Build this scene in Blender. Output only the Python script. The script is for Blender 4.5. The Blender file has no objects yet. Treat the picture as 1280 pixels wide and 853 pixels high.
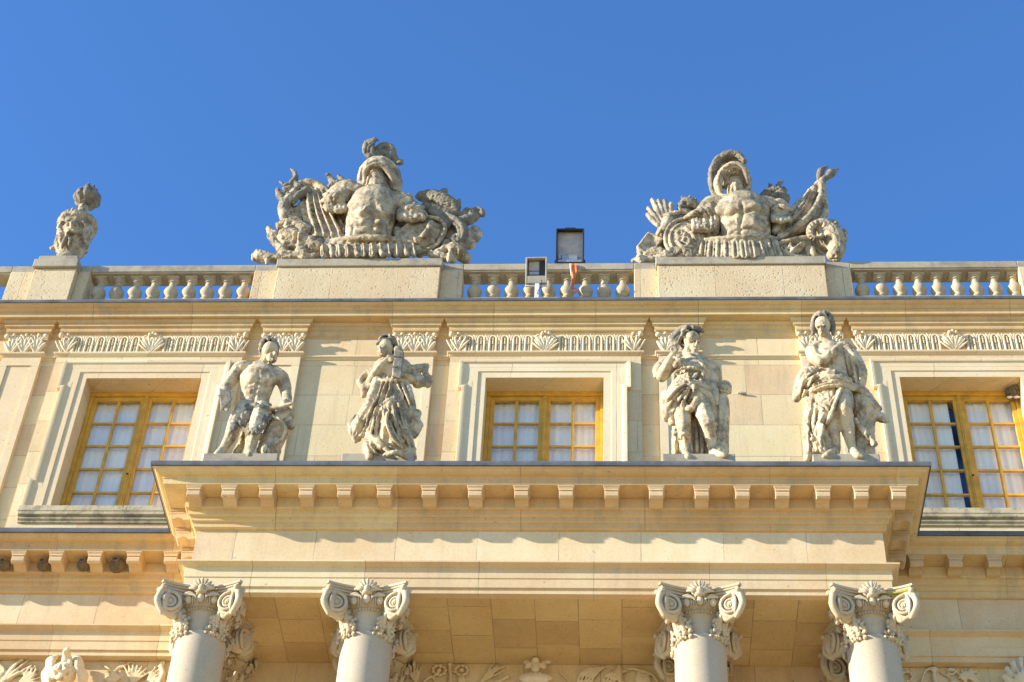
import bpy, bmesh, math, random
import numpy as np
from mathutils import Vector, Matrix, Euler
from mathutils.bvhtree import BVHTree
PI = math.pi
R = math.radians
C = bpy.context.scene.collection
scene = bpy.context.scene

# ------------------------------------------------------------------ camera
CAM = Vector((1.07, -20.0, 1.6)); FPX = 2260.3
TH, RO, YA = .784136, .0561576, .0833444
fw = Vector((-math.sin(YA)*math.cos(TH), math.cos(YA)*math.cos(TH), math.sin(TH)))
r0 = Vector((math.cos(YA), math.sin(YA), 0)); u0 = r0.cross(fw)
rt = math.cos(RO)*r0 + math.sin(RO)*u0; up = -math.sin(RO)*r0 + math.cos(RO)*u0
cd = bpy.data.cameras.new('camera'); co = bpy.data.objects.new('camera', cd); C.objects.link(co)
m = Matrix((rt, up, -fw)).transposed().to_4x4(); m.translation = CAM
co.matrix_world = m
cd.sensor_width = 36; cd.lens = FPX/1280*36; cd.clip_end = 3000; cd.clip_start = .5
scene.camera = co

# ------------------------------------------------------------------ light
SUN_EL, SUN_AZ = R(15.5), R(75)          # azimuth measured from the facade normal towards the left
sdir = Vector((-math.sin(SUN_AZ)*math.cos(SUN_EL), -math.cos(SUN_AZ)*math.cos(SUN_EL), math.sin(SUN_EL)))
w = bpy.data.worlds.new('World'); scene.world = w; w.use_nodes = True
nt = w.node_tree; bg = nt.nodes['Background']; sky = nt.nodes.new('ShaderNodeTexSky')
sky.sky_type = 'NISHITA'; sky.sun_disc = False; sky.sun_elevation = SUN_EL
sky.sun_rotation = math.atan2(sdir.x, sdir.y)
sky.air_density = 1.0; sky.dust_density = 0.0; sky.ozone_density = 7.2; sky.altitude = 300
nt.links.new(sky.outputs[0], bg.inputs[0]); bg.inputs[1].default_value = .15
sl = bpy.data.lights.new('sun', 'SUN'); sl.energy = 4.2; sl.angle = R(.5); sl.color = (1.0, .96, .925)
so = bpy.data.objects.new('sun', sl); C.objects.link(so)
so.rotation_euler = sdir.to_track_quat('Z', 'Y').to_euler(); so.location = (-30, -20, 40)
scene.view_settings.view_transform = 'Standard'; scene.view_settings.look = 'None'
scene.view_settings.gamma = 1; scene.view_settings.use_curve_mapping = False
scene.view_settings.exposure = 1.34

# ------------------------------------------------------------------ materials
def newmat(name):
    m = bpy.data.materials.new(name); m.use_nodes = True
    n = m.node_tree.nodes; return m, n, m.node_tree.links, n['Principled BSDF']
def math_node(n, l, op, a, b=None):
    x = n.new('ShaderNodeMath'); x.operation = op
    for i, v in enumerate((a, b)):
        if v is None: continue
        if isinstance(v, (int, float)): x.inputs[i].default_value = v
        else: l.new(v, x.inputs[i])
    return x.outputs[0]
def noise(n, l, vec, scale, detail=4, rough=.55):
    t = n.new('ShaderNodeTexNoise'); t.inputs['Scale'].default_value = scale
    t.inputs['Detail'].default_value = detail; t.inputs['Roughness'].default_value = rough
    l.new(vec, t.inputs['Vector']); return t.outputs['Fac']
def ramp(n, l, fac, stops):
    r = n.new('ShaderNodeValToRGB'); e = r.color_ramp.elements
    while len(e) < len(stops): e.new(.5)
    for q, (p, c) in zip(e, stops):
        q.position = p; q.color = c if len(c) == 4 else (*c, 1)
    l.new(fac, r.inputs[0]); return r.outputs[0]
def mix(n, l, fac, a, b, mode='MIX'):
    x = n.new('ShaderNodeMixRGB'); x.blend_type = mode
    for i, v in enumerate((fac, a, b)):
        if isinstance(v, (int, float)): x.inputs[i].default_value = v
        elif isinstance(v, tuple): x.inputs[i].default_value = (*v, 1)
        else: l.new(v, x.inputs[i])
    return x.outputs[0]
def g(v): return (v, v, v)

def stone(name, base, alt, joints=None, plane='XZ', pits=0.0, grey=0.0, greycol=(.17, .15, .12), top=0.0,
          topcol=(.10, .085, .06), bump=.25, fine=1.0, rough=.85, jshift=(0, 0), streak=.0, mortar=.58, ochre=.35):
    if 'statue' not in name and 'trophy' not in name and 'mud' not in name:
        kk = .70 if name in ('ceiling_slabs', 'limestone_cornice') else .84  # ceiling and cornice tinted warmer than sunlit stone: orange shade put into the colour
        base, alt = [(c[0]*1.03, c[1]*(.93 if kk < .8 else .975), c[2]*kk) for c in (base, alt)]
    m, n, l, p = newmat(name)
    tc = n.new('ShaderNodeTexCoord'); oi = n.new('ShaderNodeObjectInfo')
    add = n.new('ShaderNodeVectorMath'); add.operation = 'ADD'
    sc = n.new('ShaderNodeVectorMath'); sc.operation = 'SCALE'; sc.inputs['Scale'].default_value = 37
    cmb = n.new('ShaderNodeCombineXYZ'); l.new(oi.outputs['Random'], cmb.inputs[0]); l.new(oi.outputs['Random'], cmb.inputs[2])
    l.new(cmb.outputs[0], sc.inputs[0]); l.new(tc.outputs['Object'], add.inputs[0]); l.new(sc.outputs[0], add.inputs[1])
    v = add.outputs[0]
    big = noise(n, l, v, .9, 5, .6)
    col = mix(n, l, ramp(n, l, big, [(.35, g(0)), (.65, g(1))]), base, alt)
    mid = noise(n, l, v, 5.5, 6, .65)
    col = mix(n, l, ramp(n, l, mid, [(.3, g(0)), (.75, g(ochre))]), col, (alt[0]*.95, alt[1]*.86, alt[2]*.66))
    fn = noise(n, l, v, 38*fine, 5, .7)
    col = mix(n, l, .45, col, ramp(n, l, fn, [(.3, g(.42)), (.7, g(.62))]), 'OVERLAY')
    h = math_node(n, l, 'MULTIPLY', fn, .5)
    if streak:
        mp = n.new('ShaderNodeMapping'); mp.inputs['Scale'].default_value = (3.2, 3.2, .35); l.new(v, mp.inputs[0])
        st = noise(n, l, mp.outputs[0], 1.6, 6, .7)
        col = mix(n, l, ramp(n, l, st, [(.5, g(0)), (.78, g(streak))]), col, (.30, .245, .16))
    if joints:
        sep = n.new('ShaderNodeSeparateXYZ'); l.new(tc.outputs['Object'], sep.inputs[0]); c2 = n.new('ShaderNodeCombineXYZ')
        if plane == 'X':
            l.new(math_node(n, l, 'ADD', sep.outputs[0], jshift[0]), c2.inputs[0]); l.new(math_node(n, l, 'ADD', sep.outputs[2], jshift[1]), c2.inputs[1])
        elif plane == 'XZ':
            l.new(math_node(n, l, 'ADD', math_node(n, l, 'ADD', sep.outputs[0], sep.outputs[1]), jshift[0]), c2.inputs[0])
            l.new(math_node(n, l, 'ADD', sep.outputs[2], jshift[1]), c2.inputs[1])
        else:
            l.new(math_node(n, l, 'ADD', sep.outputs[1], jshift[0]), c2.inputs[0]); l.new(math_node(n, l, 'ADD', sep.outputs[0], jshift[1]), c2.inputs[1])
        # hand-laid courses: joints wander a little
        b = n.new('ShaderNodeTexBrick'); b.inputs['Scale'].default_value = 1
        b.inputs['Brick Width'].default_value = joints[0]; b.inputs['Row Height'].default_value = joints[1]
        b.inputs['Mortar Size'].default_value = .0065; b.inputs['Mortar Smooth'].default_value = .4
        b.inputs['Color1'].default_value = (.37, .36, .335, 1); b.inputs['Color2'].default_value = (.61, .60, .58, 1)
        b.inputs['Mortar'].default_value = (.5, .5, .5, 1); b.offset = .43; b.squash = .8; b.squash_frequency = 3
        l.new(c2.outputs[0], b.inputs['Vector'])
        col = mix(n, l, .6, col, b.outputs['Color'], 'OVERLAY')
        jn = math_node(n, l, 'MULTIPLY', b.outputs['Fac'], ramp(n, l, noise(n, l, v, 2.3, 2), [(.35, g(.35)), (.6, g(1))]))
        col = mix(n, l, jn, col, tuple(x*mortar for x in alt))
        h = math_node(n, l, 'SUBTRACT', h, math_node(n, l, 'MULTIPLY', jn, .8))
    if pits:
        vo = n.new('ShaderNodeTexVoronoi'); vo.inputs['Scale'].default_value = 19; l.new(v, vo.inputs['Vector'])
        gate = ramp(n, l, noise(n, l, v, 4, 3), [(.38, g(0)), (.52, g(1))])
        pt = math_node(n, l, 'MULTIPLY', ramp(n, l, vo.outputs['Distance'], [(.16, g(1)), (.36, g(0))]), gate)
        pt = math_node(n, l, 'MULTIPLY', math_node(n, l, 'MULTIPLY', pt, pits), ramp(n, l, noise(n, l, v, 31, 2), [(.4, g(0)), (.62, g(1))]))
        col = mix(n, l, math_node(n, l, 'MULTIPLY', pt, .55), col, (.16, .12, .07))
        h = math_node(n, l, 'SUBTRACT', h, pt)
    # scattered dark specks
    sp = noise(n, l, v, 17, 3, .5)
    col = mix(n, l, ramp(n, l, sp, [(.70, g(0)), (.745, g(.6))]), col, (.20, .16, .11))
    if grey:
        gn = noise(n, l, v, (4.2 if 'statue' in name or 'trophy' in name else 2.6)*fine, 7, .72)
        col = mix(n, l, ramp(n, l, gn, [(.60-grey*.28, g(0)), (.72-grey*.22, g(min(1, grey*1.3)))]), col, greycol)
    if top:
        ge = n.new('ShaderNodeNewGeometry'); s2 = n.new('ShaderNodeSeparateXYZ'); l.new(ge.outputs['Normal'], s2.inputs[0])
        tn = math_node(n, l, 'ADD', s2.outputs[2], math_node(n, l, 'MULTIPLY', math_node(n, l, 'SUBTRACT', noise(n, l, v, 7, 5, .7), .5), 1.6))
        col = mix(n, l, ramp(n, l, tn, [(.30, g(0)), (.95, g(top))]), col, topcol)
    l.new(col, p.inputs['Base Color']); p.inputs['Roughness'].default_value = rough
    p.inputs['Specular IOR Level'].default_value = .25
    bp = n.new('ShaderNodeBump'); bp.inputs['Strength'].default_value = bump; bp.inputs['Distance'].default_value = .02
    l.new(h, bp.inputs['Height']); l.new(bp.outputs[0], p.inputs['Normal'])
    return m

CR, CR2 = (.69, .565, .375), (.64, .495, .30)
M = {}
M['wall'] = stone('limestone_ashlar', CR, CR2, joints=(1.25, .62), pits=.35, streak=.4)
M['frieze'] = stone('limestone_frieze', (.71, .60, .43), (.65, .51, .32), joints=(1.05, 6), plane='X', jshift=(.3, 0), pits=.2, streak=.25)
M['mould'] = stone('limestone_moulding', (.68, .56, .38), (.62, .475, .285), joints=(1.45, 9), plane='X', jshift=(.7, 0), streak=.3, pits=.1)
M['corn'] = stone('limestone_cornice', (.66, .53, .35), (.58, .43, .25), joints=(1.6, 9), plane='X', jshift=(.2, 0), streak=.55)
M['trim'] = stone('limestone_trim', (.73, .625, .46), (.68, .56, .38), joints=(1.6, 7), pits=.15)
M['carve'] = stone('carved_limestone', (.74, .64, .475), (.68, .56, .38), fine=1.4)
M['block'] = stone('pitted_block', (.66, .57, .40), (.60, .48, .31), pits=1.0, bump=.5, joints=(1.35, 6), jshift=(.1, 0), streak=.2)
M['grey'] = stone('weathered_grey_limestone', (.42, .375, .30), (.36, .315, .235), grey=.45, top=.3, streak=.5, bump=.35)
M['balu'] = stone('baluster_stone', (.48, .41, .30), (.41, .34, .235), grey=.3, greycol=(.22, .19, .14), top=.2, bump=.35)
M['sill'] = stone('stained_sill', (.60, .52, .375), (.50, .42, .28), grey=.45, greycol=(.13, .115, .085), fine=1.6, pits=.6, bump=.5)
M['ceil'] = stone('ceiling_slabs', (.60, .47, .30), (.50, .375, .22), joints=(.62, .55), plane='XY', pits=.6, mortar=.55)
M['col'] = stone('column_stone', (.53, .465, .375), (.49, .42, .325), bump=.2, ochre=.2, streak=.12, joints=(9, 1.9), jshift=(4.2, .3), pits=.15)
M['cap'] = stone('capital_stone', (.59, .505, .385), (.49, .40, .275), fine=1.5, bump=.4, grey=.25, greycol=(.30, .25, .17))
M['relief'] = stone('relief_stone', (.68, .57, .39), (.62, .49, .30), fine=1.2)
M['statue'] = stone('statue_stone', (.66, .53, .33), (.54, .42, .245), grey=.55, greycol=(.145, .11, .07), top=.55, topcol=(.10, .085, .06), fine=1.3, bump=.45, ochre=.3)
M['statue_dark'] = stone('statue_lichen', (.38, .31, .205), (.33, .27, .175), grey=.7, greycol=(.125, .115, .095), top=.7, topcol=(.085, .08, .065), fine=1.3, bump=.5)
M['trophy'] = stone('trophy_stone', (.58, .475, .315), (.45, .35, .205), grey=.62, greycol=(.165, .13, .08), top=.75, topcol=(.12, .10, .065), fine=1.2, bump=.5)
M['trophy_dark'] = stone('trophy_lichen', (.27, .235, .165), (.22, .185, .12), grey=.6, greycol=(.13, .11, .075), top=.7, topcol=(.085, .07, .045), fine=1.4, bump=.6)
M['mud'] = stone('dried_mud', (.24, .165, .09), (.17, .115, .06), fine=2, bump=1.0)
def simple(name, col, rough=.5, metal=0, nscale=0, namp=.3, spec=.5):
    m, n, l, p = newmat(name)
    p.inputs['Roughness'].default_value = rough; p.inputs['Metallic'].default_value = metal
    p.inputs['Specular IOR Level'].default_value = spec
    if nscale:
        tc = n.new('ShaderNodeTexCoord'); f = noise(n, l, tc.outputs['Object'], nscale, 5, .65)
        c = mix(n, l, ramp(n, l, f, [(.35, g(0)), (.7, g(1))]), col, tuple(x*(1-namp) for x in col))
        l.new(c, p.inputs['Base Color'])
        b = n.new('ShaderNodeBump'); b.inputs['Strength'].default_value = .2; b.inputs['Distance'].default_value = .005
        l.new(f, b.inputs['Height']); l.new(b.outputs[0], p.inputs['Normal'])
    else: p.inputs['Base Color'].default_value = (*col, 1)
    return m
M['lead'] = simple('lead_sheet', (.15, .15, .15), .8, 0, 3.5, .5, .25)
M['yellow'] = simple('ochre_painted_wood', (.74, .39, .045), .5, 0, 5, .35, .3)
M['dark'] = simple('dark_interior', (.03, .03, .035), .9)
M['black'] = simple('black_metal', (.02, .022, .028), .45, .2, 9, .3)
M['beige'] = simple('beige_enamel', (.50, .42, .29), .5, 0, 8, .25)
M['rusty'] = simple('stained_reflector', (.46, .38, .30), .45, .2, 6, .35)
M['steel'] = simple('dull_steel', (.36, .37, .38), .4, .5, 10, .3)
M['orange'] = simple('orange_webbing', (.80, .20, .02), .7, 0, 20, .25)
M['white'] = simple('white_paint', (.72, .70, .64), .5, 0, 10, .15)
M['ground'] = simple('sandy_gravel', (.68, .52, .29), .95, 0, 1.5, .12)
M['moss'] = simple('yellow_lichen', (.42, .36, .03), .9, 0, 30, .4)
def glassmat():
    m, n, l, p = newmat('window_glass'); n.remove(p); out = n['Material Output']
    t = n.new('ShaderNodeBsdfTransparent'); t.inputs[0].default_value = (.98, .99, .99, 1)
    gl = n.new('ShaderNodeBsdfGlossy'); gl.inputs['Roughness'].default_value = .03; gl.inputs[0].default_value = (1, 1, 1, 1)
    tc = n.new('ShaderNodeTexCoord'); ns = noise(n, l, tc.outputs['Object'], 2.2, 2)
    b = n.new('ShaderNodeBump'); b.inputs['Strength'].default_value = .08; b.inputs['Distance'].default_value = .02; l.new(ns, b.inputs['Height'])
    l.new(b.outputs[0], gl.inputs['Normal'])
    mx = n.new('ShaderNodeMixShader'); l.new(math_node(n, l, 'ADD', .02, math_node(n, l, 'MULTIPLY', ramp(n, l, noise(n, l, tc.outputs['Object'], 1.1, 3), [(.4, g(0)), (.65, g(1))]), .07)), mx.inputs[0]); l.new(t.outputs[0], mx.inputs[1]); l.new(gl.outputs[0], mx.inputs[2])
    l.new(mx.outputs[0], out.inputs[0]); return m
M['glass'] = glassmat()
M['curtain'] = simple('white_curtain', (.93, .855, .69), .9, 0, 2, .08)
M['navy'] = simple('dark_gap', (.03, .04, .07), .8)

# ------------------------------------------------------------------ mesh helpers
class MB:
    def __init__(s): s.v = []; s.f = []
    def add(s, vs, fs):
        o = len(s.v); s.v += [tuple(x) for x in vs]; s.f += [tuple(i+o for i in q) for q in fs]; return s
    def box(s, x0, x1, y0, y1, z0, z1):
        vs = [(x, y, z) for z in (z0, z1) for y in (y0, y1) for x in (x0, x1)]
        return s.add(vs, [(0, 2, 3, 1), (4, 5, 7, 6), (0, 1, 5, 4), (2, 6, 7, 3), (0, 4, 6, 2), (1, 3, 7, 5)])
    def obox(s, c, dx, dy, dz):   # oriented box: centre and three half vectors
        c = Vector(c); vs = [c + a*dx + b*dy + e*dz for e in (-1, 1) for b in (-1, 1) for a in (-1, 1)]
        return s.add(vs, [(0, 2, 3, 1), (4, 5, 7, 6), (0, 1, 5, 4), (2, 6, 7, 3), (0, 4, 6, 2), (1, 3, 7, 5)])
    def lathe(s, prof, c=(0, 0, 0), n=24, a0=0):
        vs = []
        for r, z in prof:
            for k in range(n):
                a = a0 + 2*PI*k/n; vs.append((c[0]+r*math.cos(a), c[1]+r*math.sin(a), c[2]+z))
        fs = [(i*n+k, i*n+(k+1) % n, (i+1)*n+(k+1) % n, (i+1)*n+k) for i in range(len(prof)-1) for k in range(n)]
        fs += [tuple(range(n-1, -1, -1)), tuple((len(prof)-1)*n+k for k in range(n))]
        return s.add(vs, fs)
    def ell(s, c, r, rot=None, nu=14, nv=9):
        c = Vector(c); r = (r, r, r) if isinstance(r, (int, float)) else r
        mt = rot if isinstance(rot, Matrix) else (Euler([R(a) for a in rot]).to_matrix() if rot else Matrix.Identity(3))
        vs = [c + mt @ Vector((0, 0, -r[2]))]
        for j in range(1, nv):
            t = PI*j/nv - PI/2
            for i in range(nu):
                a = 2*PI*i/nu; vs.append(c + mt @ Vector((r[0]*math.cos(t)*math.cos(a), r[1]*math.cos(t)*math.sin(a), r[2]*math.sin(t))))
        vs.append(c + mt @ Vector((0, 0, r[2]))); L = len(vs)-1
        fs = [(0, 1+(i+1) % nu, 1+i) for i in range(nu)]
        for j in range(nv-2):
            for i in range(nu):
                a = 1+j*nu+i; b = 1+j*nu+(i+1) % nu; fs.append((a, b, b+nu, a+nu))
        fs += [(L, 1+(nv-2)*nu+i, 1+(nv-2)*nu+(i+1) % nu) for i in range(nu)]
        return s.add(vs, fs)
    def tube(s, pts, rad, n=10, sub=4, flat=1.0, fdir=None, smooth=True, caps=True):
        P = [Vector(p) for p in pts]; rad = list(rad) if hasattr(rad, '__len__') else [rad]*len(P)
        if smooth and len(P) > 2:
            Q = []; RR = []
            for i in range(len(P)-1):
                a = P[i-1] if i else P[0]*2-P[1]; b = P[i]; c = P[i+1]; d = P[i+2] if i+2 < len(P) else P[-1]*2-P[-2]
                for k in range(sub):
                    t = k/sub; Q.append(.5*((2*b)+(c-a)*t+(2*a-5*b+4*c-d)*t*t+(3*b-a-3*c+d)*t**3)); RR.append(rad[i]*(1-t)+rad[i+1]*t)
            Q.append(P[-1]); RR.append(rad[-1]); P, rad = Q, RR
        # rounded ends
        if caps:
            t0 = (P[0]-P[1]).normalized(); t1 = (P[-1]-P[-2]).normalized()
            P = [P[0]+t0*rad[0]*.95, P[0]+t0*rad[0]*.6] + P + [P[-1]+t1*rad[-1]*.6, P[-1]+t1*rad[-1]*.95]
            rad = [rad[0]*.3, rad[0]*.8] + rad + [rad[-1]*.8, rad[-1]*.3]
        vs = []; prev = None
        for i, p in enumerate(P):
            t = (P[min(i+1, len(P)-1)]-P[max(i-1, 0)]).normalized()
            if fdir is not None: ref = Vector(fdir)
            elif prev is None: ref = Vector((0, 0, 1)) if abs(t.z) < .9 else Vector((0, 1, 0))
            else: ref = prev
            a = (ref - t*ref.dot(t))
            a = a.normalized() if a.length > 1e-6 else t.orthogonal().normalized()
            prev = a; b = t.cross(a)
            for k in range(n):
                q = 2*PI*k/n; vs.append(p + a*math.cos(q)*rad[i]*flat + b*math.sin(q)*rad[i])
        m_ = len(P); fs = [(i*n+k, i*n+(k+1) % n, (i+1)*n+(k+1) % n, (i+1)*n+k) for i in range(m_-1) for k in range(n)]
        fs += [tuple(range(n-1, -1, -1)), tuple((m_-1)*n+k for k in range(n))]
        return s.add(vs, fs)
    def sheet(s, grid, th):
        """closed thick sheet from rows of points; th = thickness towards +y (away from the camera)"""
        nr, nc = len(grid), len(grid[0]); o = Vector((0, th, 0))
        A = [Vector(p) for r_ in grid for p in r_]; vs = A + [p+o for p in A]; N = nr*nc; fs = []
        for i in range(nr-1):
            for j in range(nc-1):
                a = i*nc+j; fs.append((a, a+1, a+nc+1, a+nc)); fs.append((N+a, N+a+nc, N+a+nc+1, N+a+1))
        bd = [j for j in range(nc)] + [i*nc+nc-1 for i in range(1, nr)] + [(nr-1)*nc+j for j in range(nc-2, -1, -1)] + [i*nc for i in range(nr-2, 0, -1)]
        for i in range(len(bd)): a, b = bd[i], bd[(i+1) % len(bd)]; fs.append((b, a, N+a, N+b))
        return s.add(vs, fs)
    def prism(s, poly, y0, y1):
        """polygon in XZ extruded along Y"""
        n = len(poly); vs = [(x, y0, z) for x, z in poly] + [(x, y1, z) for x, z in poly]
        return s.add(vs, [tuple(range(n)), tuple(range(2*n-1, n-1, -1))] + [((i+1) % n, i, n+i, n+(i+1) % n) for i in range(n)])
    def sweep(s, path, prof, mp, closed=False, capends=True, closeprof=True):
        """mitred sweep: path 2-D, outward = right of travel; prof = (out, h)"""
        n = len(path); P = [Vector(p) for p in path]; rows = []
        for i in range(n):
            if closed or 0 < i < n-1:
                d0 = (P[i]-P[i-1]).normalized(); d1 = (P[(i+1) % n]-P[i]).normalized()
            elif i == 0: d0 = d1 = (P[1]-P[0]).normalized()
            else: d0 = d1 = (P[-1]-P[-2]).normalized()
            n0 = Vector((d0.y, -d0.x)); n1 = Vector((d1.y, -d1.x)); b = (n0+n1); k = b.dot(n0); b = b/k if abs(k) > 1e-6 else n0
            rows.append([mp(P[i].x+b.x*o, P[i].y+b.y*o, h) for o, h in prof])
        k = len(prof); vs = [p for r_ in rows for p in r_]; fs = []
        for i in range(n if closed else n-1):
            for j in range(k if closeprof else k-1):
                a = i*k+j; b = i*k+(j+1) % k; c = ((i+1) % n)*k+(j+1) % k; d = ((i+1) % n)*k+j; fs.append((a, d, c, b))
        if not closed and capends: fs += [tuple(range(k)), tuple((n-1)*k+j for j in range(k-1, -1, -1))]
        return s.add(vs, fs)
    def build(s, name, mat, parent=None, smooth=False, bevel=0, fix=True):
        me = bpy.data.meshes.new(name); me.from_pydata(s.v, [], s.f); 
        if fix:
            bm = bmesh.new(); bm.from_mesh(me); bmesh.ops.recalc_face_normals(bm, faces=bm.faces); bm.to_mesh(me); bm.free()
        me.materials.append(M[mat] if isinstance(mat, str) else mat)
        o = bpy.data.objects.new(name, me); C.objects.link(o)
        if smooth: me.polygons.foreach_set('use_smooth', [True]*len(me.polygons))
        if parent:
            o.parent = parent; o.matrix_parent_inverse = Matrix.Identity(4)
        if bevel:
            b = o.modifiers.new('bevel', 'BEVEL'); b.width = bevel; b.segments = 2; b.limit_method = 'ANGLE'; b.angle_limit = R(40)
        return o
def thing(name, label, cat, loc=(0, 0, 0), group=None):
    o = bpy.data.objects.new(name, None); C.objects.link(o); o.location = loc
    o['label'] = label; o['category'] = cat
    if group: o['group'] = group
    return o
def shifted(o, dx):        # linked copy of a part moved along the wall
    c = o.copy(); C.objects.link(c); c.location = (o.location.x+dx[0], o.location.y+dx[1], o.location.z+dx[2]); return c
def dup(root, loc, label=None):
    r_ = root.copy(); C.objects.link(r_); r_.location = loc
    if label: r_['label'] = label
    for ch in list(root.children):
        c = ch.copy(); C.objects.link(c); c.parent = r_
        for q in list(ch.children):
            d = q.copy(); C.objects.link(d); d.parent = c
    return r_
random.seed(4)
XYZ = lambda x, y, h: (x, y, h)

# ------------------------------------------------------------------ ground and terrace
gm = MB(); gm.add([(-400, -500, 0), (400, -500, 0), (400, 300, 0), (-400, 300, 0)], [(0, 1, 2, 3)])
go = gm.build('ground', 'ground'); go['kind'] = 'structure'

# ================================================================== THE PALACE
pal = thing('palace_building', 'cream limestone palace front with ochre windows, deep cornices and a projecting portico', 'building')
WX = (-6.26, -.06, 6.20)              # attic window centres
WW, WZ0, WZ1 = .90, 18.08, 20.72
FR_M, FR_P, FX = -.38, -1.775, 4.425   # main frieze plane, portico frieze plane, portico half width
XL, XR = -13.0, 12.5

# --- lower wall (behind the columns), attic wall
lw = MB(); lw.box(XL, XR, -.25, .6, 0, 15.36); lo = lw.build('lower_wall', 'wall', pal)
aw = MB(); xs = [XL]
for x in WX: xs += [x-WW, x+WW]
xs.append(XR)
for i in range(0, len(xs), 2): aw.box(xs[i], xs[i+1], 0, .6, 17.0, 22.0)
for x in WX: aw.box(x-WW, x+WW, 0, .6, WZ1, 22.0); aw.box(x-WW, x+WW, 0, .6, 17.0, WZ0)
aw.build('attic_wall', 'wall', pal)
PNL = [(-7.745, -4.795), (-1.54, 1.41), (4.725, 7.675)]
PIL = [(-8.62, -7.99), (-4.49, -3.88), (-2.43, -1.80), (1.68, 2.31), (3.86, 4.47), (7.96, 8.59), (-11.9, -11.27), (11.3, 11.9)]
ZA = 21.25
for (a, b), x in zip(PNL, WX):
    q = MB(); y0, y1 = -.09, -.001
    q.box(a, x-WW, y0, y1, 17.0, 21.68); q.box(x+WW, b, y0, y1, 17.0, 21.68); q.box(x-WW, x+WW, y0, y1, WZ1, 21.68); q.box(x-WW, x+WW, y0, y1, 17.0, WZ0)
    q.build('window_panel', 'wall', pal)
for a, b in PIL:
    q = MB(); q.box(a, b, -.072, -.001, 17.0, 21.68)
    q.box(a, a+.12, -.09, -.0725, 17.5, 21.2); q.box(b-.12, b, -.09, -.0725, 17.5, 21.2)
    q.box(a+.12, b-.12, -.09, -.0725, 21.02, 21.2); q.box(a+.12, b-.12, -.09, -.0725, 17.5, 17.72); q.box(a-.03, b+.03, -.115, -.0725, 17.0, 17.499)
    q.build('attic_pilaster', 'trim', pal)
# ressaut path of the attic order
segs = sorted(PNL+PIL); path = [(XL, 0)]
for a, b in segs: path += [(a, 0), (a, -.09), (b, -.09), (b, 0)]
path.append((XR, 0))
q = MB(); q.sweep(path, [(-.02, 21.20), (.012, 21.20), (.018, 21.225), (.045, 21.235), (.052, 21.255), (.045, 21.275), (.01, 21.285), (-.02, 21.285)], XYZ)
q.build('astragal', 'trim', pal, bevel=.004)
q = MB(); q.sweep(path, [(-.05, 21.665), (.008, 21.668), (.012, 21.69), (.045, 21.715), (.052, 21.735), (.052, 21.79), (.085, 21.81), (.085, 21.862), (.10, 21.868), (.125, 21.90), (.125, 21.9225), (-.05, 21.9225)], XYZ)
q.build('ressaut_moulding', 'corn', pal, bevel=.004)
q = MB(); q.sweep([(XL, 0), (XR, 0)], [(-.6, 21.925), (.258, 21.925), (.266, 21.930), (.268, 22.022), (.285, 22.026), (.312, 22.044), (.314, 22.066), (.325, 22.072), (.35, 22.079), (.372, 22.095), (.388, 22.104), (.39, 22.122), (-.6, 22.122)], XYZ)
q.build('attic_cornice', 'corn', pal, bevel=.004)
q = MB(); q.sweep([(XL, 0), (XR, 0)], [(-.6, 22.124), (.40, 22.124), (.405, 22.118), (.41, 22.15), (.405, 22.178), (.38, 22.184), (-.6, 22.26)], XYZ)
q.build('lead_flashing', 'lead', pal)

# --- main entablature (storey below) stepping out over the portico
mp_ = [(XL, FR_M), (-FX, FR_M), (-FX, FR_P), (FX, FR_P), (FX, FR_M), (XR, FR_M)]
q = MB(); q.sweep(mp_, [(-.1, 15.36), (.0, 15.36), (.0, 15.434), (.028, 15.436), (.03, 15.565), (.043, 15.575), (.047, 15.72), (.06, 15.724), (.085, 15.735), (.11, 15.743), (.135, 15.75), (.14, 15.752), (.14, 15.774), (.0, 15.80), (-.1, 15.80)], XYZ)
q.build('architrave', 'mould', pal, bevel=.003)
q = MB(); q.sweep(mp_, [(-.25, 15.7995), (.0, 15.7995), (.0, 16.362), (-.25, 16.362)], XYZ); q.build('frieze', 'frieze', pal)
q = MB(); q.sweep(mp_, [(-.2, 16.358), (.004, 16.358), (.03, 16.362), (.052, 16.378), (.055, 16.441), (.07, 16.444), (.088, 16.458), (.09, 16.507), (.105, 16.509), (.13, 16.526), (.135, 16.591), (.165, 16.596), (.18, 16.612), (.182, 16.766), (-.2, 16.766)], XYZ)
q.build('bed_moulding', 'corn', pal, bevel=.003)
q = MB(); q.sweep(mp_, [(-.2, 16.768), (.445, 16.768), (.452, 16.772), (.454, 16.857), (.466, 16.859), (.468, 16.885), (.485, 16.888), (.52, 16.896), (.555, 16.912), (.572, 16.932), (.592, 16.936), (.594, 16.96), (-.2, 16.96)], XYZ)
q.build('cornice', 'corn', pal, bevel=.004)
q = MB(); q.sweep(mp_, [(.56, 16.962), (.612, 16.962), (.616, 16.957), (.622, 16.99), (.618, 17.028), (.56, 17.034)], XYZ)
q.box(XL, XR, -.95, .0, 16.975, 17.033)
q.box(-FX-.58, FX+.58, FR_P-.58, -.951, 16.975, 17.0335); q.build('lead_roof', 'lead', pal)
# portico: ceiling slab and inner architrave mass
q = MB(); q.box(-FX+.05, FX-.05, FR_P+.05, -.2, 15.3615, 16.7); q.build('portico_ceiling', 'ceil', pal)
# stone joints of entablature backing (main wall between ceiling and attic)
q = MB(); q.box(XL, XR, FR_M+.1, .55, 15.365, 16.95); q.build('entablature_core', 'wall', pal)

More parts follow.
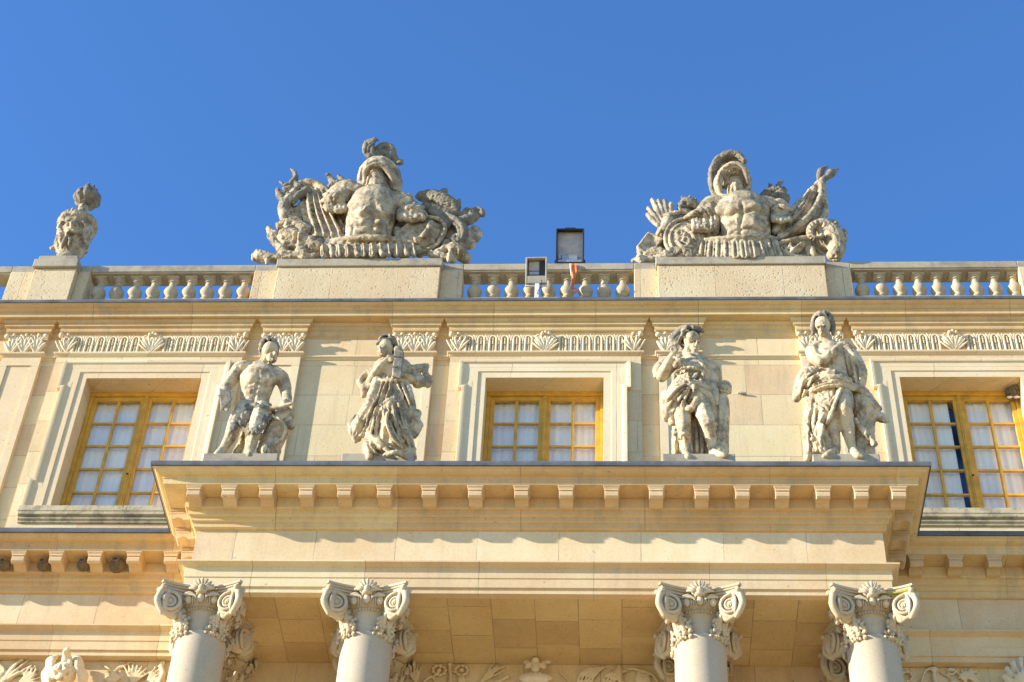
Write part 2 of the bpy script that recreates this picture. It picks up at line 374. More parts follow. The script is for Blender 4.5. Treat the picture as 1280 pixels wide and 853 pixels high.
# --- consoles (modillions)
def modillion_mesh():
    q = MB(); w_ = .088
    # local frame: x across, y = 0 at the bed moulding face, -y outwards, z = 0 at soffit
    q.box(-w_-.022, w_+.022, -.262, .02, -.022, -.0005); q.box(-w_-.014, w_+.014, -.255, .02, -.04, -.0225)
    q.box(-w_-.004, w_+.004, -.25, .02, -.075, -.0405)
    prof = [(.02, -.0755), (-.235, -.0755), (-.242, -.105), (-.236, -.15), (-.215, -.172), (-.19, -.168), (-.16, -.148), (-.12, -.136), (-.08, -.146), (-.045, -.17), (-.01, -.176), (.02, -.172)]
    n = len(prof); vs = [(-w_, y, z) for y, z in prof]+[(w_, y, z) for y, z in prof]
    q.add(vs, [tuple(range(n)), tuple(range(2*n-1, n-1, -1))]+[((i+1) % n, i, n+i, n+(i+1) % n) for i in range(n)])
    return q
mod0 = modillion_mesh().build('modillion', 'mould', pal, bevel=.005)
front = [-4.46, -3.998, -3.506, -2.984, -2.484, -1.964, -1.384, -.784, -.187, .389, .973, 1.545, 2.126, 2.644, 3.151, 3.666, 4.151, 4.623]
mods = [(x, FR_P-.185, 0) for x in front]
mods += [(x, FR_M-.185, 0) for x in (-5.01, 4.999, -12.5, -11.95, -11.4, -10.85, -10.3, -9.76, -9.22, -8.69, -8.16, -7.64, -7.12, -6.597, -6.062, -5.523, 5.511, 6.022, 6.55, 7.08, 7.6, 8.13, 8.66, 9.2, 9.74, 10.28, 10.8, 11.35, 11.9)]
mods += [(-FX-.185, y, -90) for y in (-1.62, -1.22, -.80)] + [(FX+.185, y, 90) for y in (-1.62, -1.22, -.80)]
for i, (x, y, a) in enumerate(mods):
    o = mod0 if i == 0 else mod0.copy()
    if i: C.objects.link(o)
    o.location = (x, y, 16.7675); o.rotation_euler.z = R(a)

# --- windows
def window_parts(x, gap):
    # moulded architrave with ears
    A = MB(); H = lambda px, pz, h: (px, -.09-h, pz)
    L, Rr, T, B = x-WW, x+WW, WZ1, WZ0
    A.sweep([(L, B), (L, T), (Rr, T), (Rr, B)][::-1], [(0, -.002), (0, .018), (.115, .018), (.12, .034), (.30, .034), (.30, -.002)], H, capends=True)
    e, o_ = .06, .27
    ear = [(Rr+o_+e, B), (Rr+o_+e, B+.5), (Rr+o_, B+.5), (Rr+o_, T-.16), (Rr+o_+e, T-.16), (Rr+o_+e, T+o_), (L-o_-e, T+o_), (L-o_-e, T-.16), (L-o_, T-.16), (L-o_, B+.5), (L-o_-e, B+.5), (L-o_-e, B)]
    A.sweep(ear, [(-.07, -.002), (-.07, .036), (-.002, .038), (.01, .044), (.03, .062), (.05, .066), (.085, .068), (.085, -.002)], H)
    A.build('window_architrave', 'trim', pal, bevel=.004)
    S = MB(); a, b = x-WW-.42, x+WW+.42
    S.sweep([(a, -.09), (b, -.09)], [(-.12, 17.84), (.03, 17.84), (.035, 17.87), (.06, 17.885), (.065, 17.91), (.05, 17.925), (.10, 17.94), (.105, 17.985), (.115, 17.995), (.118, 18.085), (.09, 18.098), (-.12, 18.12)], XYZ)
    S.build('window_sill', 'sill', pal, bevel=.006)
    # frame: outer frame, meeting stile
    y0, y1 = .235, .30
    F = MB(); f = .085
    F.box(L+.002, Rr-.002, y0-.03, y1, T-.075, T-.001)
    F.box(L+.002, L+.06, y0-.015, y1, B, T-.0755); F.box(Rr-.06, Rr-.002, y0-.015, y1, B, T-.0755); F.box(L+.0605, Rr-.0605, y0-.015, y1, B-.01, B+.09)
    wf = F.build('window', 'yellow', pal, bevel=.006)
    for sgn in (-1, 1):
        a, b = (L+.062, x-.004) if sgn < 0 else (x+.004, Rr-.062); sash = MB(); st = .085; zt = T-.078; zb = B+.095
        yy = y0+.004
        sash.box(a, a+st*(.75 if sgn < 0 else 1), yy, y1-.002, zb, zt); sash.box(b-st*(1 if sgn < 0 else .75), b, yy, y1-.002, zb, zt)
        ia, ib = a+st*(.75 if sgn < 0 else 1), b-st*(1 if sgn < 0 else .75)
        sash.box(ia, ib, yy, y1-.002, zt-.075, zt); sash.box(ia, ib, yy, y1-.002, zb, zb+.08)
        mid = (ia+ib)/2; g0, g1 = zb+.08, zt-.075
        sash.box(mid-.021, mid+.021, yy+.012, y1-.004, g0, g1)
        for k in range(1, 5):
            z = g1-(g1-g0)*k/5
            sash.box(ia, mid-.0215, yy+.014, y1-.005, z-.017, z+.017); sash.box(mid+.0215, ib, yy+.014, y1-.005, z-.017, z+.017)
        sash.build('sash', 'yellow', wf, bevel=.004)
        for k in range(5):
            for (ga, gb) in ((ia, mid), (mid, ib)):
                z1 = g1-(g1-g0)*k/5; z0 = z1-(g1-g0)/5
                gq = MB(); gq.box(ga+.004, gb-.004, y1-.03, y1-.024, z0+.004, z1-.004); gq.build('pane', 'glass', wf)
    mstr = MB(); mstr.box(x-.035, x+.035, y0-.022, y0+.0035, B+.1, T-.08); mstr.box(x-.012, x+.012, y0-.034, y0-.0225, B+.1, T-.08)
    mstr.build('meeting_stile', 'yellow', wf, bevel=.004)
    kn = MB(); kn.ell((x-.0, y0-.045, B+.95), .016); kn.build('handle', 'black', wf, smooth=True)
    # curtain: two softly folded nets
    for (a, b) in ((L+.05, x-.01-(gap if gap < 0 else 0)), (x+.01, Rr-.05)):
        if gap and a < x-.5: b = x-.155
        N = 90; grid = []
        ph = random.uniform(0, 6)
        for z in (B-.1, (B+T)/2, T+.05):
            grid.append([(a+(b-a)*i/N, .345+.005*math.sin(i*.55+ph)+.006*math.sin(i*.19+ph*2), z) for i in range(N+1)])
        cu = MB(); cu.sheet(grid, .004); cu.build('curtain', 'curtain', wf, smooth=False)
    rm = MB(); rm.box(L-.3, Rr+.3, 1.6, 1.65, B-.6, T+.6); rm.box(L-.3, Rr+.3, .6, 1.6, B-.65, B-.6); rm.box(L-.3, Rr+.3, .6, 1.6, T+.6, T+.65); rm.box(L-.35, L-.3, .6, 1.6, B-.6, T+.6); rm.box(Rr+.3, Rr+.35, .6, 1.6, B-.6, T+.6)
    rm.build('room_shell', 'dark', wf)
window_parts(WX[0], 0); window_parts(WX[1], 0); window_parts(WX[2], .12)
# ================================================================== BALUSTRADE
def baluster_prof():
    return [(.055, -.62), (.085, -.62), (.085, -.56), (.062, -.55), (.055, -.52), (.06, -.505), (.078, -.495), (.082, -.48), (.075, -.465), (.070, -.455), (.088, -.43), (.112, -.39), (.120, -.35), (.118, -.315), (.105, -.275), (.082, -.235), (.064, -.20), (.056, -.165), (.053, -.13), (.054, -.11),
            (.070, -.105), (.074, -.095), (.070, -.085), (.058, -.08), (.058, -.07), (.075, -.06), (.09, -.045), (.09, -.04)]
b0 = None; RY = .15; RZ = 23.246
spans = [(-9.153, [-10.96+i*.30 for i in range(6)], (-11.2, -8.98), 'far left end of the roofline, left of the carved urn'),
         (0, [-7.474+i*(.3008) for i in range(9)], (-7.64, -4.90), 'roofline between the carved urn and the left armour trophy'),
         (0, [-1.269+i*.3008 for i in range(9)], (-1.46, 1.32), 'roofline between the two armour trophies behind the floodlights'),
         (0, [4.973+i*.3018 for i in range(9)], (4.80, 7.465), 'roofline right of the right armour trophy')]
for _, bx, (a, b), where in spans:
    t = thing('balustrade', 'grey stone balustrade on the '+where, 'balustrade', ((a+b)/2, RY, 22.3), 'balustrade runs along the roofline')
    cx = (a+b)/2
    q = MB(); q.box(a-cx, b-cx, -.165, .165, .9505, 1.10); q.box(a-cx, b-cx, -.15, .15, .925, .95); q.build('rail', 'grey', t, bevel=.012)
    q = MB(); q.box(a-cx, b-cx, -.14, .14, -.1, .33); q.build('base_course', 'grey', t, bevel=.01)
    for x in bx:
        if b0 is None:
            q = MB(); q.lathe(baluster_prof(), n=20); q.box(-.095, .095, -.095, .095, -.04, 0); q.box(-.1, .1, -.1, .1, -.7, -.6205)
            b0 = q.build('baluster', 'balu', t); me = b0.data
            for p in me.polygons: p.use_smooth = len(p.vertices) == 4 and abs(p.normal.z) < .9 and p.index < 27*20
            b0.location = (x-cx, 0, .925); continue
        o = b0.copy(); C.objects.link(o); o.parent = t; o.location = (x-cx, 0, .925); o.rotation_euler.z = R(random.uniform(-3, 3))
# pedestals that carry the trophies and the urn
def pedestal(x0, x1, fx0, fx1, label, cap=.17):
    cx = (x0+x1)/2; t = thing('pedestal', label, 'pedestal', (cx, .0, 22.25), 'roofline pedestals')
    q = MB(); q.box(x0-cx+.03, x1-cx-.03, -.143, .60, -.05, .944); q.build('die', 'block', t, bevel=.012)
    q = MB(); q.box(x0-cx, x1-cx, -.175, .62, .945, 1.12); q.build('cap', 'grey', t, bevel=.015)
    for a, b in ((fx0, x0+.0295), (x1-.0295, fx1)):
        q = MB(); q.box(a-cx, b-cx, -.03, .34, -.05, .995); q.build('side_pier', 'block', t, bevel=.01)
        q = MB(); 
        if a < x0-.1: q.box(a-cx, x0-cx-.001, -.016, .316, .9955, 1.149)
        else: q.box(x1-cx+.001, b-cx, -.016, .316, .9955, 1.149)
        q.build('side_rail', 'grey', t, bevel=.01)
    return t
pedestal(-4.523, -1.791, -4.90, -1.46, 'wide pitted stone pedestal under the left armour trophy')
pedestal(1.668, 4.408, 1.32, 4.80, 'wide pitted stone pedestal under the right armour trophy')
ut = thing('pedestal', 'narrow pitted stone pedestal under the carved urn', 'pedestal', (-8.2, 0, 22.25), 'roofline pedestals')
q = MB(); q.box(-.34, .36, -.143, .5, -.05, .944); q.build('die', 'block', ut, bevel=.012)
q = MB(); q.box(-.375, .375, -.20, .52, .945, 1.13); q.box(-.33, .33, -.16, .5, 1.1305, 1.25); q.build('cap', 'grey', ut, bevel=.015)
for a, b in ((-.78, -.3405), (.3605, .56)):
    q = MB(); q.box(a, b, -.03, .34, -.05, .995); q.build('side_pier', 'block', ut, bevel=.01)
for a, b in ((-.78, -.376), (.376, .56)):
    q = MB(); q.box(a, b, -.016, .316, .9955, 1.149); q.build('side_rail', 'grey', ut, bevel=.01)
rp = thing('pedestal', 'pitted stone pier at the extreme right end of the roofline balustrade', 'pedestal', (8.2, 0, 22.25), 'roofline pedestals')
q = MB(); q.box(-.34, .36, -.143, .5, -.05, .944); q.build('die', 'block', rp, bevel=.012)
q = MB(); q.box(-.375, .375, -.20, .52, .945, 1.13); q.build('cap', 'grey', rp, bevel=.015)
for a, b in ((-.735, -.3405), (.3605, .9)):
    q = MB(); q.box(a, b, -.03, .34, -.05, .995); q.build('side_pier', 'block', rp, bevel=.01)
for a, b in ((-.735, -.376), (.376, .9)):
    q = MB(); q.box(a, b, -.016, .316, .9955, 1.149); q.build('side_rail', 'grey', rp, bevel=.01)
# ================================================================== COLUMNS WITH SCROLLED CAPITALS
def spiral(q, c, n_, upv, r, turns=2.4, hand=1, th=.02):
    """a carved scroll: backing disc, rim, spiral ridge and eye; n_ = face normal"""
    c = Vector(c); n_ = Vector(n_).normalized(); u = Vector(upv); u = (u-n_*u.dot(n_)).normalized(); s_ = n_.cross(u)*hand
    rot = Matrix((s_*hand, u, n_)).transposed()
    q.ell(c-n_*.045, (r*.98, r*1.05, .04), rot, 22, 8)
    pts = []; rad = []
    N = int(turns*14)
    for i in range(N+1):
        a = PI/2 - 2*PI*turns*i/N; rr = r*.90*math.exp(-1.45*i/N)
        pts.append(c + s_*(-math.cos(a))*rr + u*math.sin(a)*rr*1.06 + n_*.008); rad.append(th*(1-.45*i/N))
    q.tube(pts, rad, n=7, smooth=False)
    q.ell(c+n_*.012, (r*.19, r*.19, .034), rot, 10, 6)
    for k in range(5):
        a = 2*PI*k/5; q.ell(c+n_*.032+s_*math.cos(a)*r*.13+u*math.sin(a)*r*.13, r*.075, None, 6, 4)
cap_parts = []
def rotz(a): return Matrix.Rotation(a, 3, 'Z')
def capital_parts():
    """local frame: z=0 is the top of the abacus, axis at x=y=0"""
    P = {}
    q = MB()                                    # abacus, concave sided, three mouldings
    def ab(half, z0, z1, dep):
        ring = []
        for k in range(4):
            for i in range(13):
                t = -1+2*i/12; x = t*half*.94; y = -(half - dep*(1-t*t))
                ring.append(rotz(k*PI/2) @ Vector((x, y, 0)))
        n = len(ring); q.add([(p.x, p.y, z0) for p in ring]+[(p.x, p.y, z1) for p in ring], [tuple(range(n-1, -1, -1)), tuple(range(n, 2*n))]+[(i, (i+1) % n, n+(i+1) % n, n+i) for i in range(n)])
    ab(.515, -.035, 0, .13); ab(.495, -.06, -.0355, .13); ab(.47, -.095, -.0605, .135); ab(.45, -.125, -.0955, .14)
    P['abacus'] = (q, 'cap', False)
    q = MB()                                    # bell, eggs, beads, neck
    q.lathe([(.10, -.12), (.40, -.125), (.40, -.16), (.375, -.20), (.335, -.25), (.30, -.272), (.296, -.276), (.30, -.282), (.315, -.295), (.30, -.31), (.285, -.315), (.28, -.33), (.28, -.60), (.285, -.63), (.10, -.64)], n=40)
    for k in range(4):
        for t in (-24, 0, 24):
            a = k*PI/2 - PI/2 + R(t); d = Vector((math.cos(a), math.sin(a), 0)); tng = Vector((-d.y, d.x, 0))
            q.ell(d*.395+Vector((0, 0, -.20)), (.045, .04, .068), None, 12, 8)
            for sg in (-1, 1):
                q.tube([d*.41+tng*.052*sg+Vector((0, 0, -.135)), d*.385+tng*.056*sg+Vector((0, 0, -.20)), d*.345+tng*.03*sg+Vector((0, 0, -.262))], [.012, .012, .008], n=6, sub=3)
                q.ell(d*.375+tng*.078*sg+Vector((0, 0, -.20)), (.010, .010, .055), None, 6, 5)
        for t in range(-30, 31, 7):
            a = k*PI/2 - PI/2 + R(t); q.ell((math.cos(a)*.315, math.sin(a)*.315, -.295), (.017, .017, .02), None, 8, 5)
        for sg in (-1, 1):                      # little leaf spreading out of the scrolls over the eggs
            for j in range(3):
                p0 = rotz(k*PI/2) @ Vector((sg*.21, -.40, -.15)); p1 = rotz(k*PI/2) @ Vector((sg*(.14-.03*j), -.415, -.13-.022*j)); p2 = rotz(k*PI/2) @ Vector((sg*(.085-.035*j*.3), -.40, -.15-.035*j))
                q.tube([p0, p1, p2], [.018, .016, .006], n=6, sub=3)
    P['echinus'] = (q, 'cap', True)
    for k in range(4):
        q = MB(); Rz = rotz(k*PI/2)             # corner scroll pair of corner k (front-left for k = 0)
        cz = -.30
        for (cx, cy, nx, ny, hd) in ((-.37, -.44, .22, -1, 1), (-.44, -.37, -1, .22, -1)):
            spiral(q, Rz @ Vector((cx, cy, cz)), Rz @ Vector((nx, ny, 0)), (0, 0, 1), .160, hand=hd, th=.024)
        q.ell(Rz @ Vector((-.385, -.385, cz)), (.07, .07, .165), None, 16, 10)
        q.ell(Rz @ Vector((-.34, -.34, cz+.02)), (.085, .085, .12), None, 14, 8)
        q.tube([Rz @ Vector((-.475, -.475, -.12)), Rz @ Vector((-.50, -.50, -.24)), Rz @ Vector((-.505, -.505, -.34)), Rz @ Vector((-.44, -.44, -.45))], [.05, .045, .045, .04], n=10)
        q.tube([Rz @ Vector((-.22, -.22, -.16)), Rz @ Vector((-.32, -.32, -.13)), Rz @ Vector((-.43, -.43, -.14))], [.06, .07, .06], n=8)
        q.tube([Rz @ Vector((-.24, -.24, -.30)), Rz @ Vector((-.33, -.33, -.42)), Rz @ Vector((-.42, -.42, -.43))], [.05, .06, .04], n=8)
        for sg in ((-.46, -.53), (-.53, -.46)):
            q.ell(Rz @ Vector((sg[0], sg[1], -.125)), .035, None, 8, 6)
        P['volute%d' % k] = (q, 'cap', True)
        q = MB()                                # shell-like flower in the middle of each abacus side
        for i in range(9):
            a = R(-76+19*i); L = .15 + .02*math.cos(a)
            base = Vector((0, -.40, -.12)); tip = base + Vector((math.sin(a)*L, -.055-.02*math.cos(3*a), math.cos(a)*L*.93)); mid = base + Vector((math.sin(a)*L*.5, -.05, math.cos(a)*L*.5))
            q.tube([Rz @ base, Rz @ mid, Rz @ tip], [.018, .024, .017], n=7, sub=3)
        q.ell(Rz @ Vector((0, -.455, -.085)), (.045, .045, .05), None, 10, 7); q.ell(Rz @ Vector((0, -.43, -.125)), (.07, .05, .035), None, 10, 7)
        q.ell(Rz @ Vector((0, -.38, -.07)), (.11, .05, .09), None, 12, 8)
        P['palmette%d' % k] = (q, 'cap', True)
        for sg in (-1, 1):                      # hanging bunches of husks below the scroll eyes
            q = MB(); rng = random.Random(11+k*2+sg)
            for i in range(70):
                t = rng.random(); wd = .036+.05*math.sin(min(1, t*1.12)*PI*.72+.25)
                x = sg*(.245-.065*t)+rng.uniform(-wd, wd); z = -.40-.27*t; rr = .305+rng.uniform(0, .06)
                y = -math.sqrt(max(.01, rr*rr-x*x)) - .035*(1-t)
                s_ = rng.uniform(.016, .03)
                q.ell(Rz @ Vector((x, y, z)), (s_, s_*.9, s_*1.25), (rng.uniform(-40, 40), rng.uniform(-40, 40), 0), 8, 5)
            q.tube([Rz @ Vector((sg*.26, -.33, -.37)), Rz @ Vector((sg*.215, -.285, -.50)), Rz @ Vector((sg*.185, -.265, -.66))], [.03, .045, .02], n=8)
            P['garland%d%d' % (k, sg)] = (q, 'cap', True)
    return P
CP = capital_parts()
def make_column(label):
    t = thing('column', label, 'column', (0, 0, 15.36), 'scroll-topped columns of the portico')
    q = MB(); q.lathe([(.315, -.625), (.318, -.64), (.318, -.70), (.322, -1.5), (.34, -4), (.35, -8), (.35, -15.35)], n=56)
    o = q.build('shaft', 'col', t)
    for p in o.data.polygons: p.use_smooth = len(p.vertices) == 4 and p.center.z < -.65
    q, mt, sm = CP['abacus']; cap = q.build('capital', mt, t, bevel=.006)
    for k, (q, mt, sm) in CP.items():
        if k == 'abacus': continue
        nm = ''.join(ch for ch in k if ch.isalpha())
        q.build(nm, mt, cap, smooth=sm)
    return t
COLX = (-4.16, -2.07, 2.06, 4.165); CY = -1.53
labs = ['pale round column with scrolled capital at the far left of the portico', 'pale round column with scrolled capital, second from the left under the portico',
        'pale round column with scrolled capital, third from the left under the portico', 'pale column at the far right whose capital has a yellow lichen streak']
colo = make_column(labs[0]); colo.location = (COLX[0], CY, 15.36)
for x, lb in list(zip(COLX, labs))[1:]: last = dup(colo, (x, CY, 15.36), lb)
q = MB(); q.tube([(.12, -.395, -.085), (.3, -.42, -.083), (.49, -.50, -.083)], [.006, .016, .02], n=8); q.ell((.49, -.515, -.125), (.04, .012, .03), None, 10, 6)
q.build('lichen_streak', 'moss', last)
# wall pilasters behind the columns, carrying the same carved capitals
for i, x in enumerate(COLX):
    q = MB(); q.box(x-.31, x+.31, -.42, -.2505, 0, 14.72); pp = q.build('wall_pilaster', 'col', pal)
    capo = None
    q, mt, sm = CP['abacus']
    for k, (q, mt, sm) in CP.items():
        if k in ('volute2', 'volute1', 'palmette2') or k.startswith('garland2'): continue
        nm = 'pilaster_capital' if k == 'abacus' else ''.join(ch for ch in k if ch.isalpha())
        src = bpy.data.meshes.get(colo.children[0].name)
        key = 'w_'+k
        if i == 0:
            o = q.build(nm, mt, None, smooth=sm); CP[k] = (q, mt, sm); globals()[key] = o
        else:
            o = globals()[key].copy(); C.objects.link(o)
        if k == 'abacus': o.parent = pal; o.location = (x, -.22, 15.358); capo = o
        else: o.parent = capo
# ================================================================== CARVED BANDS OF THE ATTIC
def leaf(q, p, ang, L, w_, lift=.05, curl=.03, n=5):
    """acanthus leaf lying on the wall: ribs fanning from p, ang from vertical (deg)"""
    for j in range(n):
        f_ = (j-(n-1)/2)/max(1, (n-1)/2); a = R(ang+f_*20); l2 = L*(1-.28*abs(f_))
        p0 = Vector(p); p1 = p0+Vector((math.sin(a)*l2*.55+f_*w_*.3, -lift*.7, math.cos(a)*l2*.55)); p2 = p0+Vector((math.sin(a)*l2+f_*w_*.5, -lift-curl*.3, math.cos(a)*l2))
        q.tube([p0, p1, p2], [w_*.20, w_*.30, w_*.16], n=6, sub=3)
def band_mesh(half):
    q = MB(); y = -.002; H = .38
    def acanth(x, s_=1.0):
        for a in (-27, -12, 12, 27): leaf(q, (x+math.sin(R(a))*.08, y, .02), a, .25*s_, .07, n=4)
        leaf(q, (x, y, .02), 0, .33*s_, .10)
        for a in (-1, 0, 1): q.ell((x+a*.05, -.07, .345-.02*abs(a)), (.032, .05, .032), None, 9, 6)
        for sg in (-1, 1):
            q.tube([(x+sg*.03, -.02, .05), (x+sg*.11, -.05, .16), (x+sg*.15, -.05, .28), (x+sg*.11, -.06, .32)], [.014, .018, .018, .014], n=6)
    acanth(0)
    def arch(x):
        w_ = .052
        pts = [(x-w_, -.018, .0), (x-w_, -.02, .27)]+[(x-w_*math.cos(R(t)), -.02, .27+w_*1.15*math.sin(R(t))) for t in range(20, 180, 20)]+[(x+w_, -.02, .27), (x+w_, -.018, .0)]
        q.tube(pts, .0205, n=6, smooth=False)
        q.tube([(x, -.014, .0), (x, -.014, .13)], [.016, .013], n=6, smooth=False)
        for j in range(4): q.ell((x, -.02, .165+j*.036), (.017, .022, .017), None, 7, 5)
        q.ell((x, -.012, .325), (.02, .02, .02), None, 6, 4)
    def dart(x):
        q.tube([(x, -.012, 0), (x, -.014, .16)], [.014, .012], n=6, smooth=False)
        for sg in (-1, 1): q.tube([(x, -.016, .15), (x+sg*.006, -.026, .26), (x+sg*.03, -.03, .345)], [.010, .012, .009], n=5, sub=3)
        q.ell((x, -.02, .17), (.022, .018, .015), None, 6, 4)
    n = int((half-.22-.19)/.185)+1
    for sg in (-1, 1):
        for i in range(n):
            arch(sg*(.265+i*.185))
            dart(sg*(.265+(i+.5)*.185) if i < n-1 else sg*(.265+i*.185+.085))
        xe = sg*(half-.09)
        for a in (-14, 4): leaf(q, (xe-sg*.03, y, .02), a*sg*1.0, .29, .08, n=4)
        leaf(q, (xe+sg*.05, y, .02), 3*sg, .28, .06, n=3)
        q.ell((xe+sg*.09, -.06, .33), (.045, .055, .045), None, 9, 6); q.ell((xe-sg*.02, -.05, .34), (.035, .045, .03), None, 8, 5)
    return q
bm_ = band_mesh(1.475); bo = None
for a, b in PNL:
    if bo is None: bo = bm_.build('carved_band', 'carve', pal, smooth=True); o = bo
    else: o = bo.copy(); C.objects.link(o)
    o.location = ((a+b)/2, -.09, 21.287)
q = MB()
for x in (-.2, 0, .2):
    leaf(q, (x, 0, .01), 0, .24, .13); leaf(q, (x*.9, 0, .17), 0, .17, .11, lift=.06)
    q.ell((x, -.085, .335), (.03, .03, .025), None, 8, 5)
for x in (-.1, .1):
    leaf(q, (x, 0, .10), 0, .25, .10, lift=.04); q.tube([(x, 0, .0), (x, -.03, .15)], .016, n=6)
for sg in (-1, 1):
    q.tube([(sg*.14, -.02, .17), (sg*.22, -.05, .28), (sg*.29, -.08, .335), (sg*.335, -.08, .32), (sg*.33, -.075, .285)], [.012, .016, .02, .022, .018], n=7); q.ell((sg*.31, -.07, .32), (.04, .045, .04), None, 9, 6)
    q.tube([(0, -.05, .2), (sg*.04, -.07, .30), (sg*.08, -.08, .335)], [.012, .015, .018], n=6)
pc = None
for a, b in PIL:
    if pc is None: pc = q.build('pilaster_capital', 'carve', pal, smooth=True); o = pc
    else: o = pc.copy(); C.objects.link(o)
    o.location = ((a+b)/2, -.075, 21.287)
# ================================================================== SCULPTURE TOOLS
from mathutils import noise as mnoise, kdtree
class Sculpt:
    """clay-like modelling: closed shapes are fused by a voxel remesh, then chiselled with strokes"""
    def __init__(s, x0, y0, sc, Y0):
        s.x0, s.y0, s.sc, s.Y0 = x0, y0, sc, Y0
        c = s.P(350, 400, 0); s.k = ((c-CAM).dot(fw)/FPX)/sc
    def ray(s, u, v): return fw*FPX + rt*((s.x0+u/s.sc)-640) - up*((s.y0+v/s.sc)-426.5)
    def P(s, u, v, d=0):
        r_ = s.ray(u, v); return CAM + r_*((s.Y0+d-CAM.y)/r_.y)
    # shapes: coordinates in modelling units (u, v), depth in metres, radii in units
    def E(s, q, u, v, d, r, rot=None, nu=14, nv=9):
        r = (r, r, r) if isinstance(r, (int, float)) else r
        q.ell(s.P(u, v, d), tuple(x*s.k for x in r), rot, nu, nv)
    def T(s, q, pts, rad, n=10, sub=4, **kw):
        rad = [r*s.k for r in rad] if hasattr(rad, '__len__') else [rad*s.k]*len(pts)
        q.tube([s.P(*p) for p in pts], rad, n=n, sub=sub, **kw)
    def loft(s, q, secs, nf=12, amp=.1, ph=0, drift=.5, sub=5, n=72, sharp=1):
        """gown: horizontal sections (u, v, d, rx, ry[, amp]) with running folds"""
        rows = []; S = []
        for i in range(len(secs)-1):
            a, b = secs[i], secs[i+1]
            for k in range(sub): t = k/sub; S.append([x*(1-t)+y*t for x, y in zip(a, b)])
        S.append(list(secs[-1])); rng = random.Random(int(ph*100)+nf)
        ph2 = [rng.uniform(0, 6.28) for _ in range(4)]
        for i, c in enumerate(S):
            p = s.P(c[0], c[1], c[2]); am = c[5] if len(c) > 5 else amp; t = i/len(S); row = []
            for j in range(n):
                a = 2*PI*j/n; w1 = math.sin(nf*a+ph+drift*t*6+1.2*math.sin(2*a+ph2[0]+t*2)); w1 = (1-abs(w1))*2-1 if sharp else w1
                f_ = 1+am*(.75*w1+.45*math.sin((nf*.5)*a+ph2[1]+t*3*drift)+.3*math.sin(nf*1.9*a+ph2[2]-t*2))
                row.append((p.x+c[3]*s.k*f_*math.cos(a), p.y+c[4]*s.k*f_*math.sin(a), p.z))
            rows.append(row)
        m_ = len(rows); vs = [p for r_ in rows for p in r_]
        fs = [(i*n+k, i*n+(k+1) % n, (i+1)*n+(k+1) % n, (i+1)*n+k) for i in range(m_-1) for k in range(n)]
        fs += [tuple(range(n-1, -1, -1)), tuple((m_-1)*n+k for k in range(n))]; q.add(vs, fs)
    def ribbon(s, q, A, B, waves=3, amp=.03, th=.035, n=20, ph=0):
        """cloth between two edge curves (u, v, d), rippling across"""
        def samp(Pn, t):
            x = t*(len(Pn)-1); i = min(int(x), len(Pn)-2); f_ = x-i
            a = Pn[i-1] if i else Pn[0]; b = Pn[i]; c = Pn[i+1]; d = Pn[i+2] if i+2 < len(Pn) else Pn[-1]
            return [.5*(2*b[k]+(c[k]-a[k])*f_+(2*a[k]-5*b[k]+4*c[k]-d[k])*f_*f_+(3*b[k]-a[k]-3*c[k]+d[k])*f_**3) for k in range(3)]
        grid = []
        for i in range(n+1):
            t = i/n; a = samp(A, t); b = samp(B, t); row = []
            for j in range(17):
                w_ = j/16; p = [a[k]*(1-w_)+b[k]*w_ for k in range(3)]
                wv = math.sin(waves*2*PI*w_+ph+t*1.5)
                row.append(s.P(p[0], p[1], p[2]+amp*((1-abs(wv))*2-1)*(.4+.6*t)))
            grid.append(row)
        q.sheet(grid, th)
    def hand(s, q, u, v, d, ang, L=30, curl=.5, side=1, sc=1.0):
        """palm, four fingers of unequal length and a thumb; ang = pointing direction in the picture (deg, 0 = right, 90 = down)"""
        a = R(ang); dx, dy = math.cos(a), math.sin(a); nx, ny = -dy*side, dx*side
        s.E(q, u, v, d, (L*.55*sc, L*.38*sc, L*.55*sc))
        for i, (o_, l_) in enumerate(((-.45, .85), (-.15, 1.0), (.15, .95), (.45, .75))):
            bx, by = u+dx*L*.35+nx*o_*L, v+dy*L*.35+ny*o_*L
            s.T(q, [(u+nx*o_*L*.6, v+ny*o_*L*.6, d), (bx+dx*L*.2, by+dy*L*.2, d-.03*curl), (bx+dx*l_*L*.7, by+dy*l_*L*.7, d-.01), (bx+dx*l_*L*(1.0-.4*curl), by+dy*l_*L*(1.0-.4*curl), d+.05*curl)], [6.5*sc, 6*sc, 5.2*sc, 4.5*sc], n=8, sub=3)
        s.T(q, [(u-nx*L*.3, v-ny*L*.3, d), (u-nx*L*.75+dx*L*.2, v-ny*L*.75+dy*L*.2, d-.03), (u-nx*L*.75+dx*L*.6, v-ny*L*.75+dy*L*.6, d-.03)], [7*sc, 6.5*sc, 5*sc], n=8, sub=3)
    def finish(s, q, name, mat, parent, voxel=.012, strokes=(), rough=.004, smooth=1, seed=0, chisel=None):
        me = bpy.data.meshes.new('clay'); me.from_pydata(q.v, [], q.f)
        bm = bmesh.new(); bm.from_mesh(me); bmesh.ops.recalc_face_normals(bm, faces=bm.faces); bm.to_mesh(me); bm.free()
        o = bpy.data.objects.new('clay', me); C.objects.link(o)
        md = o.modifiers.new('r', 'REMESH'); md.mode = 'VOXEL'; md.voxel_size = voxel
        if smooth: ms = o.modifiers.new('s', 'SMOOTH'); ms.iterations = smooth; ms.factor = .5
        dg = bpy.context.evaluated_depsgraph_get(); out = bpy.data.meshes.new_from_object(o.evaluated_get(dg))
        bpy.data.objects.remove(o); bpy.data.meshes.remove(me)
        n = len(out.vertices); co_ = np.empty(n*3); out.vertices.foreach_get('co', co_); co_ = co_.reshape(-1, 3)
